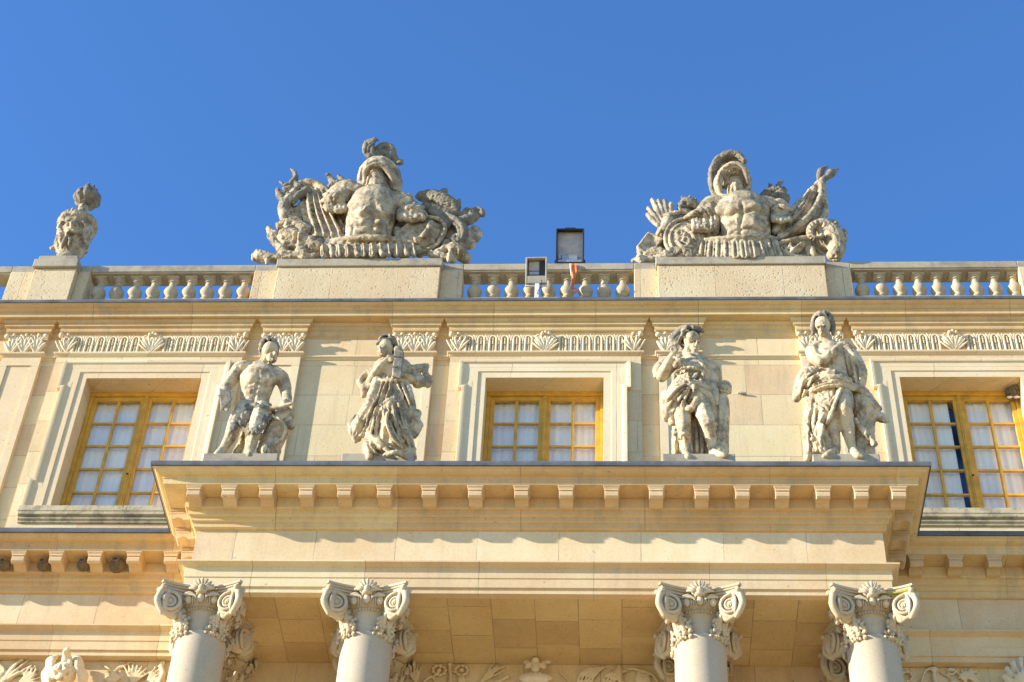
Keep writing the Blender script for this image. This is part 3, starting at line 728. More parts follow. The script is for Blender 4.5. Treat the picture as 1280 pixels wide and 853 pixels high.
        no = np.empty(n*3); out.vertex_normals.foreach_get('vector', no); no = no.reshape(-1, 3)
        if strokes:
            bv = BVHTree.FromPolygons([Vector(c) for c in co_], [tuple(p.vertices) for p in out.polygons])
            kd = kdtree.KDTree(n)
            for i, c in enumerate(co_): kd.insert(c, i)
            kd.balance(); disp = np.zeros(n)
            for st in strokes:
                pts, w_, h = st[0], st[1]*s.k, st[2]
                L = []
                P2 = [Vector(p) for p in pts]
                if len(P2) > 2:
                    Q = []
                    for i in range(len(P2)-1):
                        a = P2[i-1] if i else P2[0]*2-P2[1]; b = P2[i]; c = P2[i+1]; d = P2[i+2] if i+2 < len(P2) else P2[-1]*2-P2[-2]
                        for t in (0, .25, .5, .75): Q.append(.5*((2*b)+(c-a)*t+(2*a-5*b+4*c-d)*t*t+(3*b-a-3*c+d)*t**3))
                    P2 = Q+[P2[-1]]
                if len(P2) == 1: L = P2
                for i in range(len(P2)-1):
                    m_ = max(1, int((P2[i+1]-P2[i]).length/(st[1]*.5)))
                    L += [P2[i].lerp(P2[i+1], t/m_) for t in range(m_)]
                best = {}
                for j, p in enumerate(L):
                    hit = bv.ray_cast(CAM, s.ray(p.x, p.y).normalized())[0]
                    if hit is None: continue
                    en = 1.0 if len(L) < 4 else min(1, .35+min(j, len(L)-1-j)/(len(L)*.2))
                    for c, i, d in kd.find_range(hit, w_*2):
                        wt = math.exp(-(d/w_)**2)*en
                        if wt > best.get(i, 0): best[i] = wt
                for i, wt in best.items(): disp[i] += h*wt*1.3
            co_ = co_+no*disp[:, None]
        cr = chisel if chisel is not None else (.003 if name in ('cuirass', 'helmet', 'helmet_stand', 'square_shield', 'oval_shield', 'pole_head', 'arrow_quiver') else .006 if name in ('banner', 'standard_cloth', 'skirt_straps', 'ram_head', 'flame_finial') else .011 if mat.startswith('trophy') else .010 if name in ('robe', 'tunic', 'mantle', 'tree_stump', 'draped_support', 'goatskin') else 0)
        if cr:
            dn = np.array([mnoise.noise(Vector((c[0]*6.5+seed*3, c[1]*6.5, c[2]*4.5+.8*c[0]))) for c in co_]); dn2 = np.array([mnoise.noise(Vector((c[0]*15+seed, c[1]*15+3, c[2]*11))) for c in co_])
            f_ = -np.exp(-(dn/.07)**2)-.6*np.exp(-(dn2/.10)**2)
            co_ = co_+no*((f_+.35)*cr)[:, None]
        if rough:
            dn = np.array([mnoise.noise(Vector((c[0]*14+seed, c[1]*14, c[2]*14)))*.6+mnoise.noise(Vector((c[0]*45, c[1]*45+seed, c[2]*45)))*.4 for c in co_])
            co_ = co_+no*(dn*rough*1.6)[:, None]
        loc = Vector(parent.location) if parent else Vector((0, 0, 0))
        co_ = co_-np.array(loc); out.vertices.foreach_set('co', co_.ravel()); out.name = name
        out.polygons.foreach_set('use_smooth', [True]*len(out.polygons)); out.materials.clear(); out.materials.append(M[mat]); out.update()
        ob = bpy.data.objects.new(name, out); C.objects.link(ob); ob.parent = parent; return ob
def face_strokes(u, v, w_, yaw=0, tilt=0, s_=1.0):
    """brow, eyes, nose, mouth around a face centre; w_ = half width, yaw shifts the features sideways"""
    c, sn = math.cos(R(tilt)), math.sin(R(tilt))
    def q(x, y): x = x*w_+yaw*w_*.35*(1-abs(x)*.3); y = y*w_; return (u+x*c-y*sn, v+x*sn+y*c)
    s_ *= 1.7
    return [([q(-.42, -.10)], .17*w_, -.026*s_), ([q(.42, -.10)], .17*w_, -.026*s_), ([q(-.42, -.06)], .08*w_, .010*s_), ([q(.42, -.06)], .08*w_, .010*s_),
            ([q(-.70, -.26), q(-.42, -.36), q(-.15, -.24)], .09*w_, .013*s_), ([q(.70, -.26), q(.42, -.36), q(.15, -.24)], .09*w_, .013*s_),
            ([q(0, -.25), q(0, .10), q(0, .27)], .10*w_, .034*s_), ([q(0, .28)], .13*w_, .016*s_), ([q(-.12, .32)], .05*w_, -.008*s_), ([q(.12, .32)], .05*w_, -.008*s_),
            ([q(-.26, .56), q(0, .53), q(.26, .56)], .05*w_, -.020*s_), ([q(-.18, .47), q(0, .45), q(.18, .47)], .06*w_, .010*s_), ([q(-.14, .66), q(.14, .66)], .07*w_, .012*s_),
            ([q(0, .86)], .16*w_, .014*s_), ([q(-.55, .2)], .22*w_, .008*s_), ([q(.55, .2)], .22*w_, .008*s_)]
def statue(S, label, x, ua, ub, ztop=17.30, yb=-1.72):
    t = thing('statue', label, 'statue', (x, -2.0, 17.034), 'statues standing on the portico roof')
    a = S.P(ua, 780, -.15).x; b = S.P(ub, 780, -.15).x
    q = MB(); q.box(a-x, b-x, -.235, yb+2.0, .0005, ztop-17.034); q.build('plinth', 'grey', t, bevel=.012); return t
def curls(S, q, u, v, d, r, n, cr, seed, skip):
    rng = random.Random(seed); k = 0
    c = S.P(u, v, d)
    while k < n:
        a = rng.uniform(0, 2*PI); zz = rng.uniform(-.6, 1); rr = math.sqrt(1-zz*zz); dr = Vector((math.cos(a)*rr, math.sin(a)*rr, zz))
        if skip(dr): continue
        k += 1; p = c+Vector((dr.x*r[0], dr.y*r[1], dr.z*r[2]))*S.k
        tv = dr.cross(Vector((rng.uniform(-1, 1), rng.uniform(-1, 1), rng.uniform(-.5, .5)))).normalized()*cr*S.k*1.6
        q.tube([p-tv+dr*cr*S.k*.2, p+dr*cr*S.k*.7, p+tv+dr*cr*S.k*.1], [cr*S.k*.5, cr*S.k*.75, cr*S.k*.45], n=7, sub=3)
Y0 = -2.06
# ------------------------------------------------------------------ 1: faun with pan pipes
S = Sculpt(240, 400, 4.4875, Y0)
t = statue(S, 'bare-chested faun statue with shaggy thighs and reed pipes, nearest the left window', -3.85, 62, 482)
q = MB()
S.T(q, [(350, 505, .0), (352, 450, .0), (362, 390, -.03), (375, 325, -.04), (385, 285, .0)], [88, 82, 92, 108, 80], n=20, flat=.68, fdir=(0, 1, 0))
S.E(q, 330, 315, -.08, (56, 42, 50)); S.E(q, 428, 335, -.08, (56, 42, 50)); S.E(q, 345, 505, .03, (98, 70, 60))
S.T(q, [(392, 275, .01), (412, 235, -.05), (425, 205, -.08)], [44, 36, 36])
S.E(q, 437, 172, -.10, (46, 54, 60), (0, 8, 0)); S.E(q, 450, 212, -.15, (30, 32, 34)); S.E(q, 462, 185, -.20, (9, 14, 12))
S.T(q, [(310, 275, .02), (272, 280, .0)], [52, 50]); S.T(q, [(455, 300, .02), (498, 328, .0)], [48, 48])
S.T(q, [(268, 278, .0), (232, 322, .0), (190, 372, -.02)], [46, 40, 33]); S.T(q, [(190, 372, -.02), (185, 430, -.14), (200, 478, -.2)], [33, 30, 20])
S.T(q, [(500, 325, .0), (520, 370, .02), (528, 415, .0)], [44, 38, 32]); S.T(q, [(528, 412, .0), (535, 440, -.08), (540, 468, -.14)], [32, 27, 20])
S.hand(q, 195, 485, -.21, 150, 28, .8, 1); S.hand(q, 535, 470, -.17, 175, 32, .9, -1)
S.T(q, [(305, 500, .0), (265, 550, -.08), (236, 592, -.12)], [62, 52, 40]); S.T(q, [(236, 592, -.12), (214, 660, -.05), (170, 728, -.03)], [39, 35, 22]); S.T(q, [(170, 730, -.03), (140, 762, -.12)], [25, 24])
S.T(q, [(395, 510, -.02), (376, 565, -.11), (356, 612, -.15)], [62, 52, 40]); S.T(q, [(356, 612, -.15), (333, 690, -.10), (322, 745, -.09)], [39, 34, 22]); S.T(q, [(322, 745, -.09), (322, 768, -.13)], [26, 26])
st = face_strokes(455, 190, 38, .5, 12) + [
    ([(272, 350), (310, 362), (350, 345), (370, 350), (410, 372), (455, 372)], 8, -.020), ([(372, 285), (368, 350), (352, 420), (345, 470)], 7, -.018),
    ([(330, 325)], 26, .018), ([(428, 345)], 26, .018), ([(345, 396)], 6, -.022), ([(295, 385), (340, 380), (400, 395)], 7, -.012), ([(290, 418), (345, 416), (405, 430)], 7, -.010),
    ([(270, 370), (282, 420), (262, 460)], 9, -.016), ([(445, 395), (420, 440), (440, 480)], 9, -.016), ([(255, 255), (270, 300), (245, 345)], 8, -.012), ([(475, 310), (482, 350), (500, 380)], 8, -.014),
    ([(320, 262), (360, 272), (395, 285), (440, 300)], 8, .012), ([(235, 580)], 16, .014), ([(355, 600)], 16, .014), ([(232, 640), (205, 700)], 8, .010), ([(345, 640), (328, 710)], 8, .010),
    ([(300, 365)], 12, .010), ([(325, 400)], 11, .012), ([(370, 405)], 11, .012), ([(320, 437)], 11, .010), ([(368, 440)], 11, .010)]
S.finish(q, 'figure', 'statue', t, strokes=st, seed=1)
q = MB(); curls(S, q, 432, 160, -.07, (48, 58, 58), 130, 11, 3, lambda d: d.dot(Vector((.35, -.70, -.62))) > .50 or d.z < -.45)
for i in range(9): S.T(q, [(428+i*5, 226+5*math.sin(i*1.9)+abs(i-4), -.145-.02*math.sin(i/8*PI)), (431+i*5, 243+6*math.sin(i*2.3)-abs(i-4)*3, -.14)], [6, 3.5], n=7)
S.T(q, [(405, 130, -.12), (398, 108, -.16), (408, 92, -.16)], [8, 6, 3]); S.T(q, [(462, 125, -.16), (470, 105, -.2), (482, 96, -.2)], [8, 6, 3]); S.T(q, [(398, 175, -.05), (385, 165, -.03), (378, 150, -.02)], [10, 8, 3])
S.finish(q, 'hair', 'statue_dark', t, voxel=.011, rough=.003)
q = MB(); rng = random.Random(5)
S.T(q, [(262, 492, .0), (300, 500, -.1), (350, 490, -.13), (400, 505, -.14), (447, 510, -.02)], [22, 26, 24, 26, 22], n=10)
for i in range(70):
    f_ = rng.random(); lg = rng.random() < .5
    if lg: u, v, d, rr = 300-68*f_, 505+95*f_, -.02-.10*f_, 56-17*f_
    else: u, v, d, rr = 397-45*f_, 515+100*f_, -.03-.12*f_, 56-17*f_
    a = rng.uniform(-1.25, 1.25); uu = u+math.sin(a)*rr; dd = d-math.cos(a)*rr*S.k
    S.T(q, [(uu, v, dd), (uu+rng.uniform(-7, 7), v+16, dd-.015), (uu+rng.uniform(-10, 10), v+34, dd+.005)], [10, 9, 3], n=7, sub=3)
for i in range(16):
    a = i*.42; S.T(q, [(270+i*11, 488+6*math.sin(i), -.14+.1*abs(i-8)/8), (276+i*11+9*math.sin(a*3), 472+8*math.sin(a*5), -.17+.1*abs(i-8)/8)], [11, 6], n=7)
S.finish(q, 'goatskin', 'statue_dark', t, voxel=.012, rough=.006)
q = MB()
for i in range(7): S.T(q, [(158+i*9, 388+i*3, -.24), (165+i*8.5, 510-i*9, -.24)], 5.2, n=8, sub=1)
S.T(q, [(150, 425, -.255), (222, 440, -.255)], 5, n=8); S.finish(q, 'reed_pipes', 'statue_dark', t, voxel=.009, rough=.001, smooth=0)
q = MB(); S.T(q, [(435, 500, -.12), (500, 486, -.18), (560, 470, -.22)], [14, 12, 10]); S.finish(q, 'club', 'statue', t, rough=.003)
q = MB(); S.T(q, [(520, 540, .08), (490, 600, .08), (450, 680, .1), (420, 775, .08)], [56, 66, 64, 66], n=14); S.T(q, [(520, 500, .04), (540, 560, .0), (556, 600, -.02), (560, 570, -.06)], [26, 24, 22, 14])
S.T(q, [(440, 540, -.10), (490, 560, -.14), (522, 610, -.10), (500, 670, -.08), (440, 720, -.08), (425, 765, -.1)], [8, 10, 11, 10, 9, 8]); S.T(q, [(250, 760, .1), (275, 690, .12), (285, 640, .12)], [26, 20, 14])
S.T(q, [(410, 700, -.1), (400, 740, -.12), (412, 770, -.14)], [16, 12, 14]); S.T(q, [(360, 640, .0), (400, 660, .02), (440, 650, .02)], [20, 22, 20])
S.finish(q, 'tree_stump', 'statue', t, strokes=[([(545, 520), (520, 560), (500, 600)], 8, -.02), ([(470, 620), (450, 680), (440, 740)], 8, -.018)], rough=.008)

# ------------------------------------------------------------------ 2: woman playing an instrument
S = Sculpt(410, 400, 4.4875, Y0)
t = statue(S, 'robed woman statue raising pipes to her shoulder, standing right of the faun statue', -2.1, 76, 478)
q = MB()
S.E(q, 322, 152, -.10, (44, 52, 56), (0, -14, 0)); S.E(q, 305, 182, -.16, (24, 28, 28)); S.E(q, 292, 160, -.19, (8, 12, 10))
S.T(q, [(345, 240, .0), (338, 210, -.04), (330, 190, -.07)], [36, 30, 30])
S.T(q, [(362, 340, -.02), (365, 290, -.04), (362, 250, -.0)], [78, 86, 66], n=18, flat=.7, fdir=(0, 1, 0))
S.T(q, [(305, 250, .0), (275, 290, -.02), (245, 345, -.05)], [40, 36, 33]); S.T(q, [(245, 345, -.05), (275, 285, -.16), (325, 228, -.2)], [32, 26, 18])
S.T(q, [(415, 255, .0), (470, 300, .02), (520, 345, .0)], [42, 36, 34]); S.T(q, [(520, 345, .0), (460, 330, -.12), (405, 305, -.2)], [34, 27, 18])
S.hand(q, 335, 222, -.21, -10, 27, .5, 1); S.hand(q, 395, 302, -.22, 190, 28, .9, -1)
st = face_strokes(303, 165, 32, -.5, -14) + [([(300, 300), (340, 320), (365, 300)], 8, -.012), ([(245, 300), (262, 330)], 6, .006)]
S.finish(q, 'figure', 'statue', t, strokes=st, seed=2)
q = MB(); curls(S, q, 332, 142, -.07, (48, 56, 54), 110, 11, 8, lambda d: d.dot(Vector((-.45, -.66, -.60))) > .42 or d.z < -.5)
S.T(q, [(275, 135, -.17), (300, 118, -.19), (340, 112, -.17), (375, 135, -.1), (390, 170, -.03)], [9, 12, 14, 15, 15]); S.E(q, 385, 165, .0, 26)
S.finish(q, 'hair', 'statue_dark', t, voxel=.011, rough=.003)
q = MB()
S.loft(q, [(363, 262, .0, 62, 50, .05), (365, 300, -.02, 84, 66, .05), (364, 335, -.0, 76, 60, .06), (358, 400, -.01, 92, 72, .05), (352, 480, -.02, 108, 84, .05), (346, 570, -.03, 120, 92, .05), (342, 670, -.03, 130, 98, .07), (345, 745, -.03, 142, 100, .11), (348, 785, -.03, 138, 96, .12)], nf=10, ph=1.2, drift=.5)
S.T(q, [(275, 340, -.10), (255, 420, -.12), (215, 520, -.1), (170, 600, -.06), (160, 665, -.02)], [26, 34, 38, 40, 26]); S.T(q, [(285, 380, -.14), (262, 480, -.16), (225, 560, -.13), (190, 640, -.08)], [16, 20, 24, 22])
S.T(q, [(150, 545, -.05), (128, 590, -.05), (135, 640, -.06), (158, 685, -.03)], [16, 18, 14, 10])
S.T(q, [(430, 350, -.10), (452, 430, -.12), (465, 510, -.1), (490, 580, -.06), (485, 650, -.02)], [26, 32, 34, 34, 18]); S.T(q, [(478, 505, -.1), (512, 520, -.1), (500, 560, -.08), (520, 590, -.06), (498, 640, -.04)], [12, 13, 14, 15, 12])
S.T(q, [(270, 300, -.03), (230, 300, .0), (190, 330, .02)], [34, 30, 18]); S.T(q, [(200, 320, .02), (178, 352, .0), (200, 385, -.02), (196, 430, .0)], [20, 18, 20, 12]); S.T(q, [(250, 370, -.03), (215, 390, .0), (205, 425, .0)], [26, 26, 14])
S.T(q, [(460, 285, -.03), (510, 275, .02), (552, 258, .04)], [30, 28, 16]); S.T(q, [(555, 262, .04), (545, 300, .0), (572, 330, .0), (560, 368, .0)], [14, 18, 18, 16]); S.T(q, [(500, 360, -.03), (540, 350, .0), (570, 345, .02)], [26, 28, 20])
S.T(q, [(285, 335, -.14), (330, 345, -.2), (380, 342, -.2), (440, 330, -.12)], [10, 11, 11, 10])
S.T(q, [(300, 480, -.22), (345, 452, -.26), (400, 470, -.22)], [12, 15, 12]); S.T(q, [(305, 480, -.24), (330, 560, -.30), (370, 650, -.30), (410, 700, -.26)], [12, 16, 18, 12]); S.T(q, [(345, 470, -.27), (385, 560, -.28), (430, 650, -.22), (455, 720, -.16)], [12, 15, 16, 12]); S.T(q, [(235, 640, -.2), (290, 700, -.28), (350, 740, -.28)], [14, 17, 10]); S.T(q, [(250, 560, -.2), (240, 640, -.22), (265, 740, -.2)], [12, 15, 14])
S.T(q, [(395, 480, -.24), (425, 560, -.2), (440, 640, -.18)], [12, 14, 10]); S.T(q, [(215, 700, -.15), (235, 770, -.18)], [18, 22]); S.T(q, [(320, 760, -.26), (380, 745, -.28), (430, 770, -.2)], [14, 17, 14])
S.T(q, [(400, 780, -.12), (445, 765, -.1), (480, 770, -.05)], [26, 30, 18])
st = []
for c in ([(305, 350), (280, 430), (235, 520), (210, 590)], [(330, 350), (300, 440), (262, 540), (238, 640)], [(340, 470), (330, 560), (360, 650), (420, 720)], [(395, 470), (420, 560), (440, 640), (455, 720)],
          [(300, 470), (275, 560), (265, 650)], [(380, 350), (410, 420), (440, 500)], [(410, 345), (440, 420), (462, 480)], [(250, 660), (330, 700), (420, 740)], [(240, 700), (280, 760)], [(360, 480), (385, 580), (400, 660), (440, 720)],
          [(350, 350), (345, 400), (320, 440)], [(200, 560), (160, 640)]):
    st += [(c, 8, .030), ([(x+13, y) for x, y in c], 6.5, -.045), ([(x-11, y+4) for x, y in c], 5, -.022)]
st += [([(290, 270), (300, 320)], 6, -.02), ([(320, 270), (325, 325)], 6, -.02), ([(345, 265), (350, 325)], 6, -.018), ([(545, 290), (520, 330)], 6, -.02), ([(500, 285), (530, 275)], 6, -.015)]
S.finish(q, 'robe', 'statue', t, voxel=.012, strokes=st, rough=.005, seed=3)
q = MB()
S.T(q, [(398, 168, -.17), (388, 240, -.2), (382, 318, -.22)], [27, 27, 25], n=8, flat=.6, fdir=(0, 1, 0), smooth=False, caps=False)
for i in range(6): S.T(q, [(378+i*9, 160+i*4, -.225), (366+i*8, 316+i*2, -.27)], 4.6, n=8, sub=1)
S.T(q, [(368, 205, -.26), (425, 212, -.24)], 6, n=8); S.T(q, [(362, 262, -.275), (416, 270, -.26)], 6, n=8); S.E(q, 392, 163, -.2, (24, 18, 20))
S.finish(q, 'pan_pipes', 'statue_dark', t, voxel=.010, rough=.002, smooth=0)

# ------------------------------------------------------------------ 3: youth in a knotted tunic with a hooded bust
S = Sculpt(790, 390, 4.2625, Y0)
t = statue(S, 'statue of a capped youth in a knotted tunic beside a small hooded bust', 2.1, 162, 550)
q = MB()
S.E(q, 318, 150, -.10, (43, 52, 54), (0, 10, 0)); S.E(q, 338, 188, -.15, (24, 26, 27)); S.E(q, 356, 160, -.19, (8, 12, 11))
S.T(q, [(300, 245, .0), (303, 215, -.04), (315, 185, -.08)], [40, 34, 32])
S.T(q, [(318, 380, -.02), (325, 320, -.05), (325, 265, -.01)], [84, 92, 74], n=18, flat=.7, fdir=(0, 1, 0))
S.T(q, [(250, 262, .0), (200, 290, -.02), (160, 340, -.05)], [42, 40, 36]); S.T(q, [(160, 340, -.05), (190, 280, -.16), (218, 228, -.22)], [34, 28, 19])
S.T(q, [(400, 285, .0), (425, 340, .0), (430, 400, -.02)], [44, 38, 33]); S.T(q, [(430, 400, -.02), (440, 440, -.06), (445, 470, -.1)], [32, 25, 18])
S.hand(q, 222, 215, -.24, -60, 27, .9, 1); S.hand(q, 446, 472, -.11, 100, 26, .5, -1)
S.T(q, [(270, 500, -.02), (270, 560, -.1), (275, 615, -.14)], [52, 46, 38]); S.T(q, [(275, 615, -.14), (282, 690, -.05), (292, 755, -.04)], [38, 33, 24]); S.T(q, [(290, 758, -.04), (298, 775, -.16)], [24, 20])
S.T(q, [(360, 480, -.04), (385, 540, -.16), (405, 600, -.2)], [56, 48, 38]); S.T(q, [(405, 600, -.2), (420, 680, -.08), (432, 742, -.05)], [36, 32, 21]); S.T(q, [(432, 748, -.05), (462, 760, -.16), (492, 765, -.2)], [24, 22, 15])
st = face_strokes(338, 168, 33, .55, 10)+[([(280, 640), (285, 710)], 8, .008), ([(415, 640), (428, 710)], 8, .008), ([(345, 555)], 10, .01)]
S.finish(q, 'figure', 'statue', t, strokes=st, seed=4)
q = MB(); curls(S, q, 305, 140, -.06, (48, 58, 54), 90, 12, 9, lambda d: d.dot(Vector((.45, -.66, -.60))) > .42 or d.z < -.5)
S.T(q, [(222, 175, -.03), (225, 140, -.06), (262, 98, -.12), (310, 85, -.15), (355, 92, -.16), (378, 105, -.14)], [22, 26, 24, 20, 16, 10]); S.T(q, [(235, 170, -.06), (262, 130, -.12), (305, 108, -.16)], [16, 16, 12])
S.finish(q, 'cap', 'statue_dark', t, voxel=.011, rough=.003, strokes=[([(235, 160), (255, 115), (300, 90)], 6, -.02), ([(250, 170), (280, 120), (320, 100)], 6, -.02)])
q = MB()
S.loft(q, [(322, 268, .0, 72, 56, .05), (325, 320, -.03, 96, 72, .06), (318, 370, -.02, 90, 68, .06), (312, 420, -.03, 118, 84, .10), (305, 480, -.03, 132, 90, .12), (300, 520, -.02, 128, 86, .13)], nf=12, ph=.4)
S.T(q, [(300, 385, -.22), (240, 420, -.2), (190, 480, -.12), (185, 560, -.05)], [24, 36, 38, 28]); S.T(q, [(240, 410, -.16), (205, 500, -.1), (215, 590, -.04)], [26, 34, 20]); S.T(q, [(180, 440, -.08), (165, 490, -.04)], [24, 18])
S.T(q, [(330, 385, -.2), (380, 430, -.16), (420, 500, -.1), (440, 580, -.02)], [22, 28, 28, 18]); S.T(q, [(270, 500, -.15), (310, 520, -.2), (345, 470, -.24)], [22, 20, 16])
S.E(q, 308, 378, -.26, (26, 20, 20)); S.T(q, [(308, 380, -.28), (292, 360, -.28), (278, 352, -.26)], [10, 12, 8]); S.T(q, [(308, 380, -.28), (325, 400, -.28), (328, 425, -.28)], [10, 11, 6]); S.T(q, [(308, 380, -.28), (335, 370, -.28), (362, 372, -.24)], [10, 11, 7]); S.T(q, [(308, 380, -.28), (300, 410, -.28), (286, 428, -.26)], [10, 11, 6])
S.T(q, [(232, 320, -.17), (270, 300, -.24), (330, 298, -.26), (375, 320, -.22), (385, 370, -.16)], [8, 9, 9, 9, 8])
S.T(q, [(385, 290, -.02), (425, 310, .0), (450, 350, .0)], [46, 46, 30]); S.T(q, [(228, 268, .0), (170, 280, .0), (135, 310, .02), (128, 345, .02)], [36, 34, 26, 14])
S.E(q, 345, 465, -.26, (18, 14, 14))
S.loft(q, [(300, 520, .1, 62, 40, .1), (300, 620, .12, 84, 46, .16), (305, 780, .12, 92, 50, .18)], nf=11, ph=2, drift=.2)
for (a, b) in ((270, 640), (418, 590)):   # boot tops
    S.T(q, [(a-30, b+8, -.12), (a-5, b-6, -.22), (a+28, b+12, -.14)], [11, 13, 11]); S.T(q, [(a-18, b+12, -.2), (a-25, b+45, -.16)], [10, 6]); S.T(q, [(a+12, b+10, -.22), (a+30, b+40, -.14)], [10, 6]); S.T(q, [(a-4, b+8, -.22), (a-8, b+38, -.2)], [9, 5])
st = []
for c in ([(295, 385), (240, 410), (185, 470)], [(295, 395), (235, 440), (190, 510)], [(300, 400), (255, 460), (215, 540)], [(305, 410), (280, 470), (262, 510)], [(325, 390), (370, 440), (410, 510)], [(330, 380), (390, 410), (440, 480)],
          [(290, 370), (250, 340), (235, 330)], [(320, 365), (345, 335), (350, 310)], [(305, 360), (300, 330), (310, 305)], [(345, 250), (375, 280), (400, 330)], [(270, 250), (280, 290)], [(310, 600), (318, 760)], [(340, 600), (345, 760)], [(230, 620), (235, 760)], [(375, 620), (372, 760)]):
    st += [(c, 8, .028), ([(x+11, y+7) for x, y in c], 6, -.042)]
S.finish(q, 'tunic', 'statue', t, voxel=.012, strokes=st, rough=.005, seed=5)
q = MB()
for i in range(26):
    a = random.uniform(0, 6.28); rr = random.uniform(0, 26); S.E(q, 240+rr*math.cos(a)*.8, 262+rr*math.sin(a)*1.3, -.24-random.uniform(0, .03), 10, None, 8, 6)
S.finish(q, 'grapes', 'statue', t, voxel=.010, rough=.001, smooth=1)
q = MB()
S.E(q, 492, 415, -.02, (30, 34, 38)); S.T(q, [(482, 470, .0), (478, 540, .0), (470, 640, .02), (465, 780, .02)], [34, 44, 46, 52], n=14); S.T(q, [(462, 430, .02), (466, 395, .0), (492, 376, -.02), (518, 392, -.01), (522, 430, .0)], [12, 13, 14, 13, 11]); S.E(q, 495, 560, -.06, (18, 20, 24))
S.finish(q, 'hooded_bust', 'statue', t, voxel=.010, strokes=face_strokes(494, 418, 24, .1, 8, .7)+[([(455, 500), (450, 600)], 8, -.02), ([(490, 500), (478, 640), (480, 740)], 8, -.02)], rough=.004)

# ------------------------------------------------------------------ 4: long-haired figure in a wrapped mantle
S = Sculpt(970, 380, 4.0625, Y0)
t = statue(S, 'tallest statue, long-haired, arm across the chest, mantle round the hips', 3.95, 186, 526)
q = MB()
S.E(q, 237, 108, -.10, (42, 50, 54), (0, -4, 0)); S.E(q, 236, 142, -.16, (24, 26, 27)); S.E(q, 232, 118, -.20, (8, 12, 12))
S.T(q, [(262, 215, .0), (255, 180, -.04), (245, 150, -.07)], [38, 31, 31])
S.T(q, [(285, 400, .0), (285, 340, -.02), (272, 285, -.04), (268, 235, .0)], [84, 76, 88, 72], n=18, flat=.7, fdir=(0, 1, 0))
S.T(q, [(215, 225, .0), (185, 240, -.02)], [42, 40]); S.T(q, [(188, 238, -.02), (200, 275, -.1), (232, 292, -.18)], [40, 36, 32]); S.T(q, [(235, 292, -.18), (285, 250, -.24), (328, 208, -.24)], [31, 24, 16])
S.hand(q, 330, 203, -.25, -35, 25, .6, 1); S.T(q, [(336, 200, -.27), (342, 150, -.27)], [5, 4], n=8, sub=1)
S.T(q, [(325, 225, .0), (360, 240, .0), (385, 300, .02), (395, 350, .02)], [42, 42, 36, 32])
S.T(q, [(320, 440, -.04), (345, 500, -.2), (350, 545, -.26)], [60, 50, 38]); S.T(q, [(348, 535, -.26), (365, 640, -.12), (388, 735, -.06)], [39, 35, 22]); S.T(q, [(390, 745, -.06), (412, 768, -.18), (432, 775, -.2)], [25, 22, 14])
S.T(q, [(255, 440, -.02), (265, 530, -.15), (285, 620, -.12), (305, 740, -.02)], [58, 50, 38, 24]); S.T(q, [(300, 750, -.04), (262, 770, -.16), (245, 775, -.18)], [26, 22, 13])
st = face_strokes(234, 122, 33, -.25, -4)+[([(180, 300), (230, 318), (275, 300)], 8, -.012), ([(278, 230), (280, 300), (290, 350)], 7, -.012), ([(285, 338)], 6, -.02), ([(350, 520)], 14, .014), ([(370, 600), (388, 700)], 8, .008), ([(225, 225), (260, 238), (310, 225)], 7, .010), ([(240, 330), (280, 345)], 8, -.008)]
S.finish(q, 'figure', 'statue', t, strokes=st, seed=6)
q = MB(); curls(S, q, 238, 98, -.07, (48, 56, 54), 130, 12, 12, lambda d: d.dot(Vector((-.15, -.73, -.66))) > .60 or d.z < -.4)
for sg, x in ((-1, 192), (1, 286)):
    for j in range(3): S.T(q, [(x+sg*j*4, 95+j*6, -.06), (x+sg*(6-j*2), 125+j*5, -.08), (x+sg*(-2+j*4), 148+j*5, -.06)], [12, 13, 7])
S.finish(q, 'hair', 'statue_dark', t, voxel=.011, rough=.003)
q = MB()
S.loft(q, [(275, 385, .0, 98, 74, .05), (272, 430, -.02, 112, 84, .08), (262, 500, -.03, 100, 80, .12), (240, 600, -.01, 88, 70, .14), (225, 700, .02, 84, 66, .15), (228, 785, .04, 80, 60, .15)], nf=11, ph=2.2)
S.T(q, [(195, 340, -.1), (155, 360, -.08), (125, 420, -.03), (105, 480, .0)], [26, 40, 38, 22]); S.T(q, [(170, 315, -.02), (160, 345, .0), (140, 400, .0)], [18, 30, 26])
S.T(q, [(130, 420, -.1), (190, 385, -.2), (270, 375, -.26), (340, 385, -.24), (400, 430, -.14)], [18, 20, 20, 20, 16]); S.T(q, [(150, 460, -.1), (230, 420, -.26), (320, 410, -.3), (390, 430, -.2)], [14, 16, 18, 14])
S.T(q, [(250, 600, -.24), (285, 520, -.28), (330, 440, -.3)], [18, 22, 16]); S.T(q, [(165, 520, -.05), (160, 620, -.04), (175, 720, -.02), (160, 785, .0)], [18, 24, 30, 20]); S.T(q, [(230, 470, -.2), (240, 560, -.2), (215, 660, -.16), (240, 745, -.12)], [18, 20, 22, 18])
S.T(q, [(355, 240, .02), (390, 290, .0), (420, 350, .0), (425, 410, .0)], [44, 48, 46, 30]); S.T(q, [(400, 300, -.05), (435, 330, -.04), (440, 370, -.02), (420, 420, -.02)], [18, 18, 18, 12]); S.T(q, [(385, 420, -.12), (440, 440, -.1), (480, 480, -.06), (520, 530, -.02)], [20, 22, 18, 12])
st = []
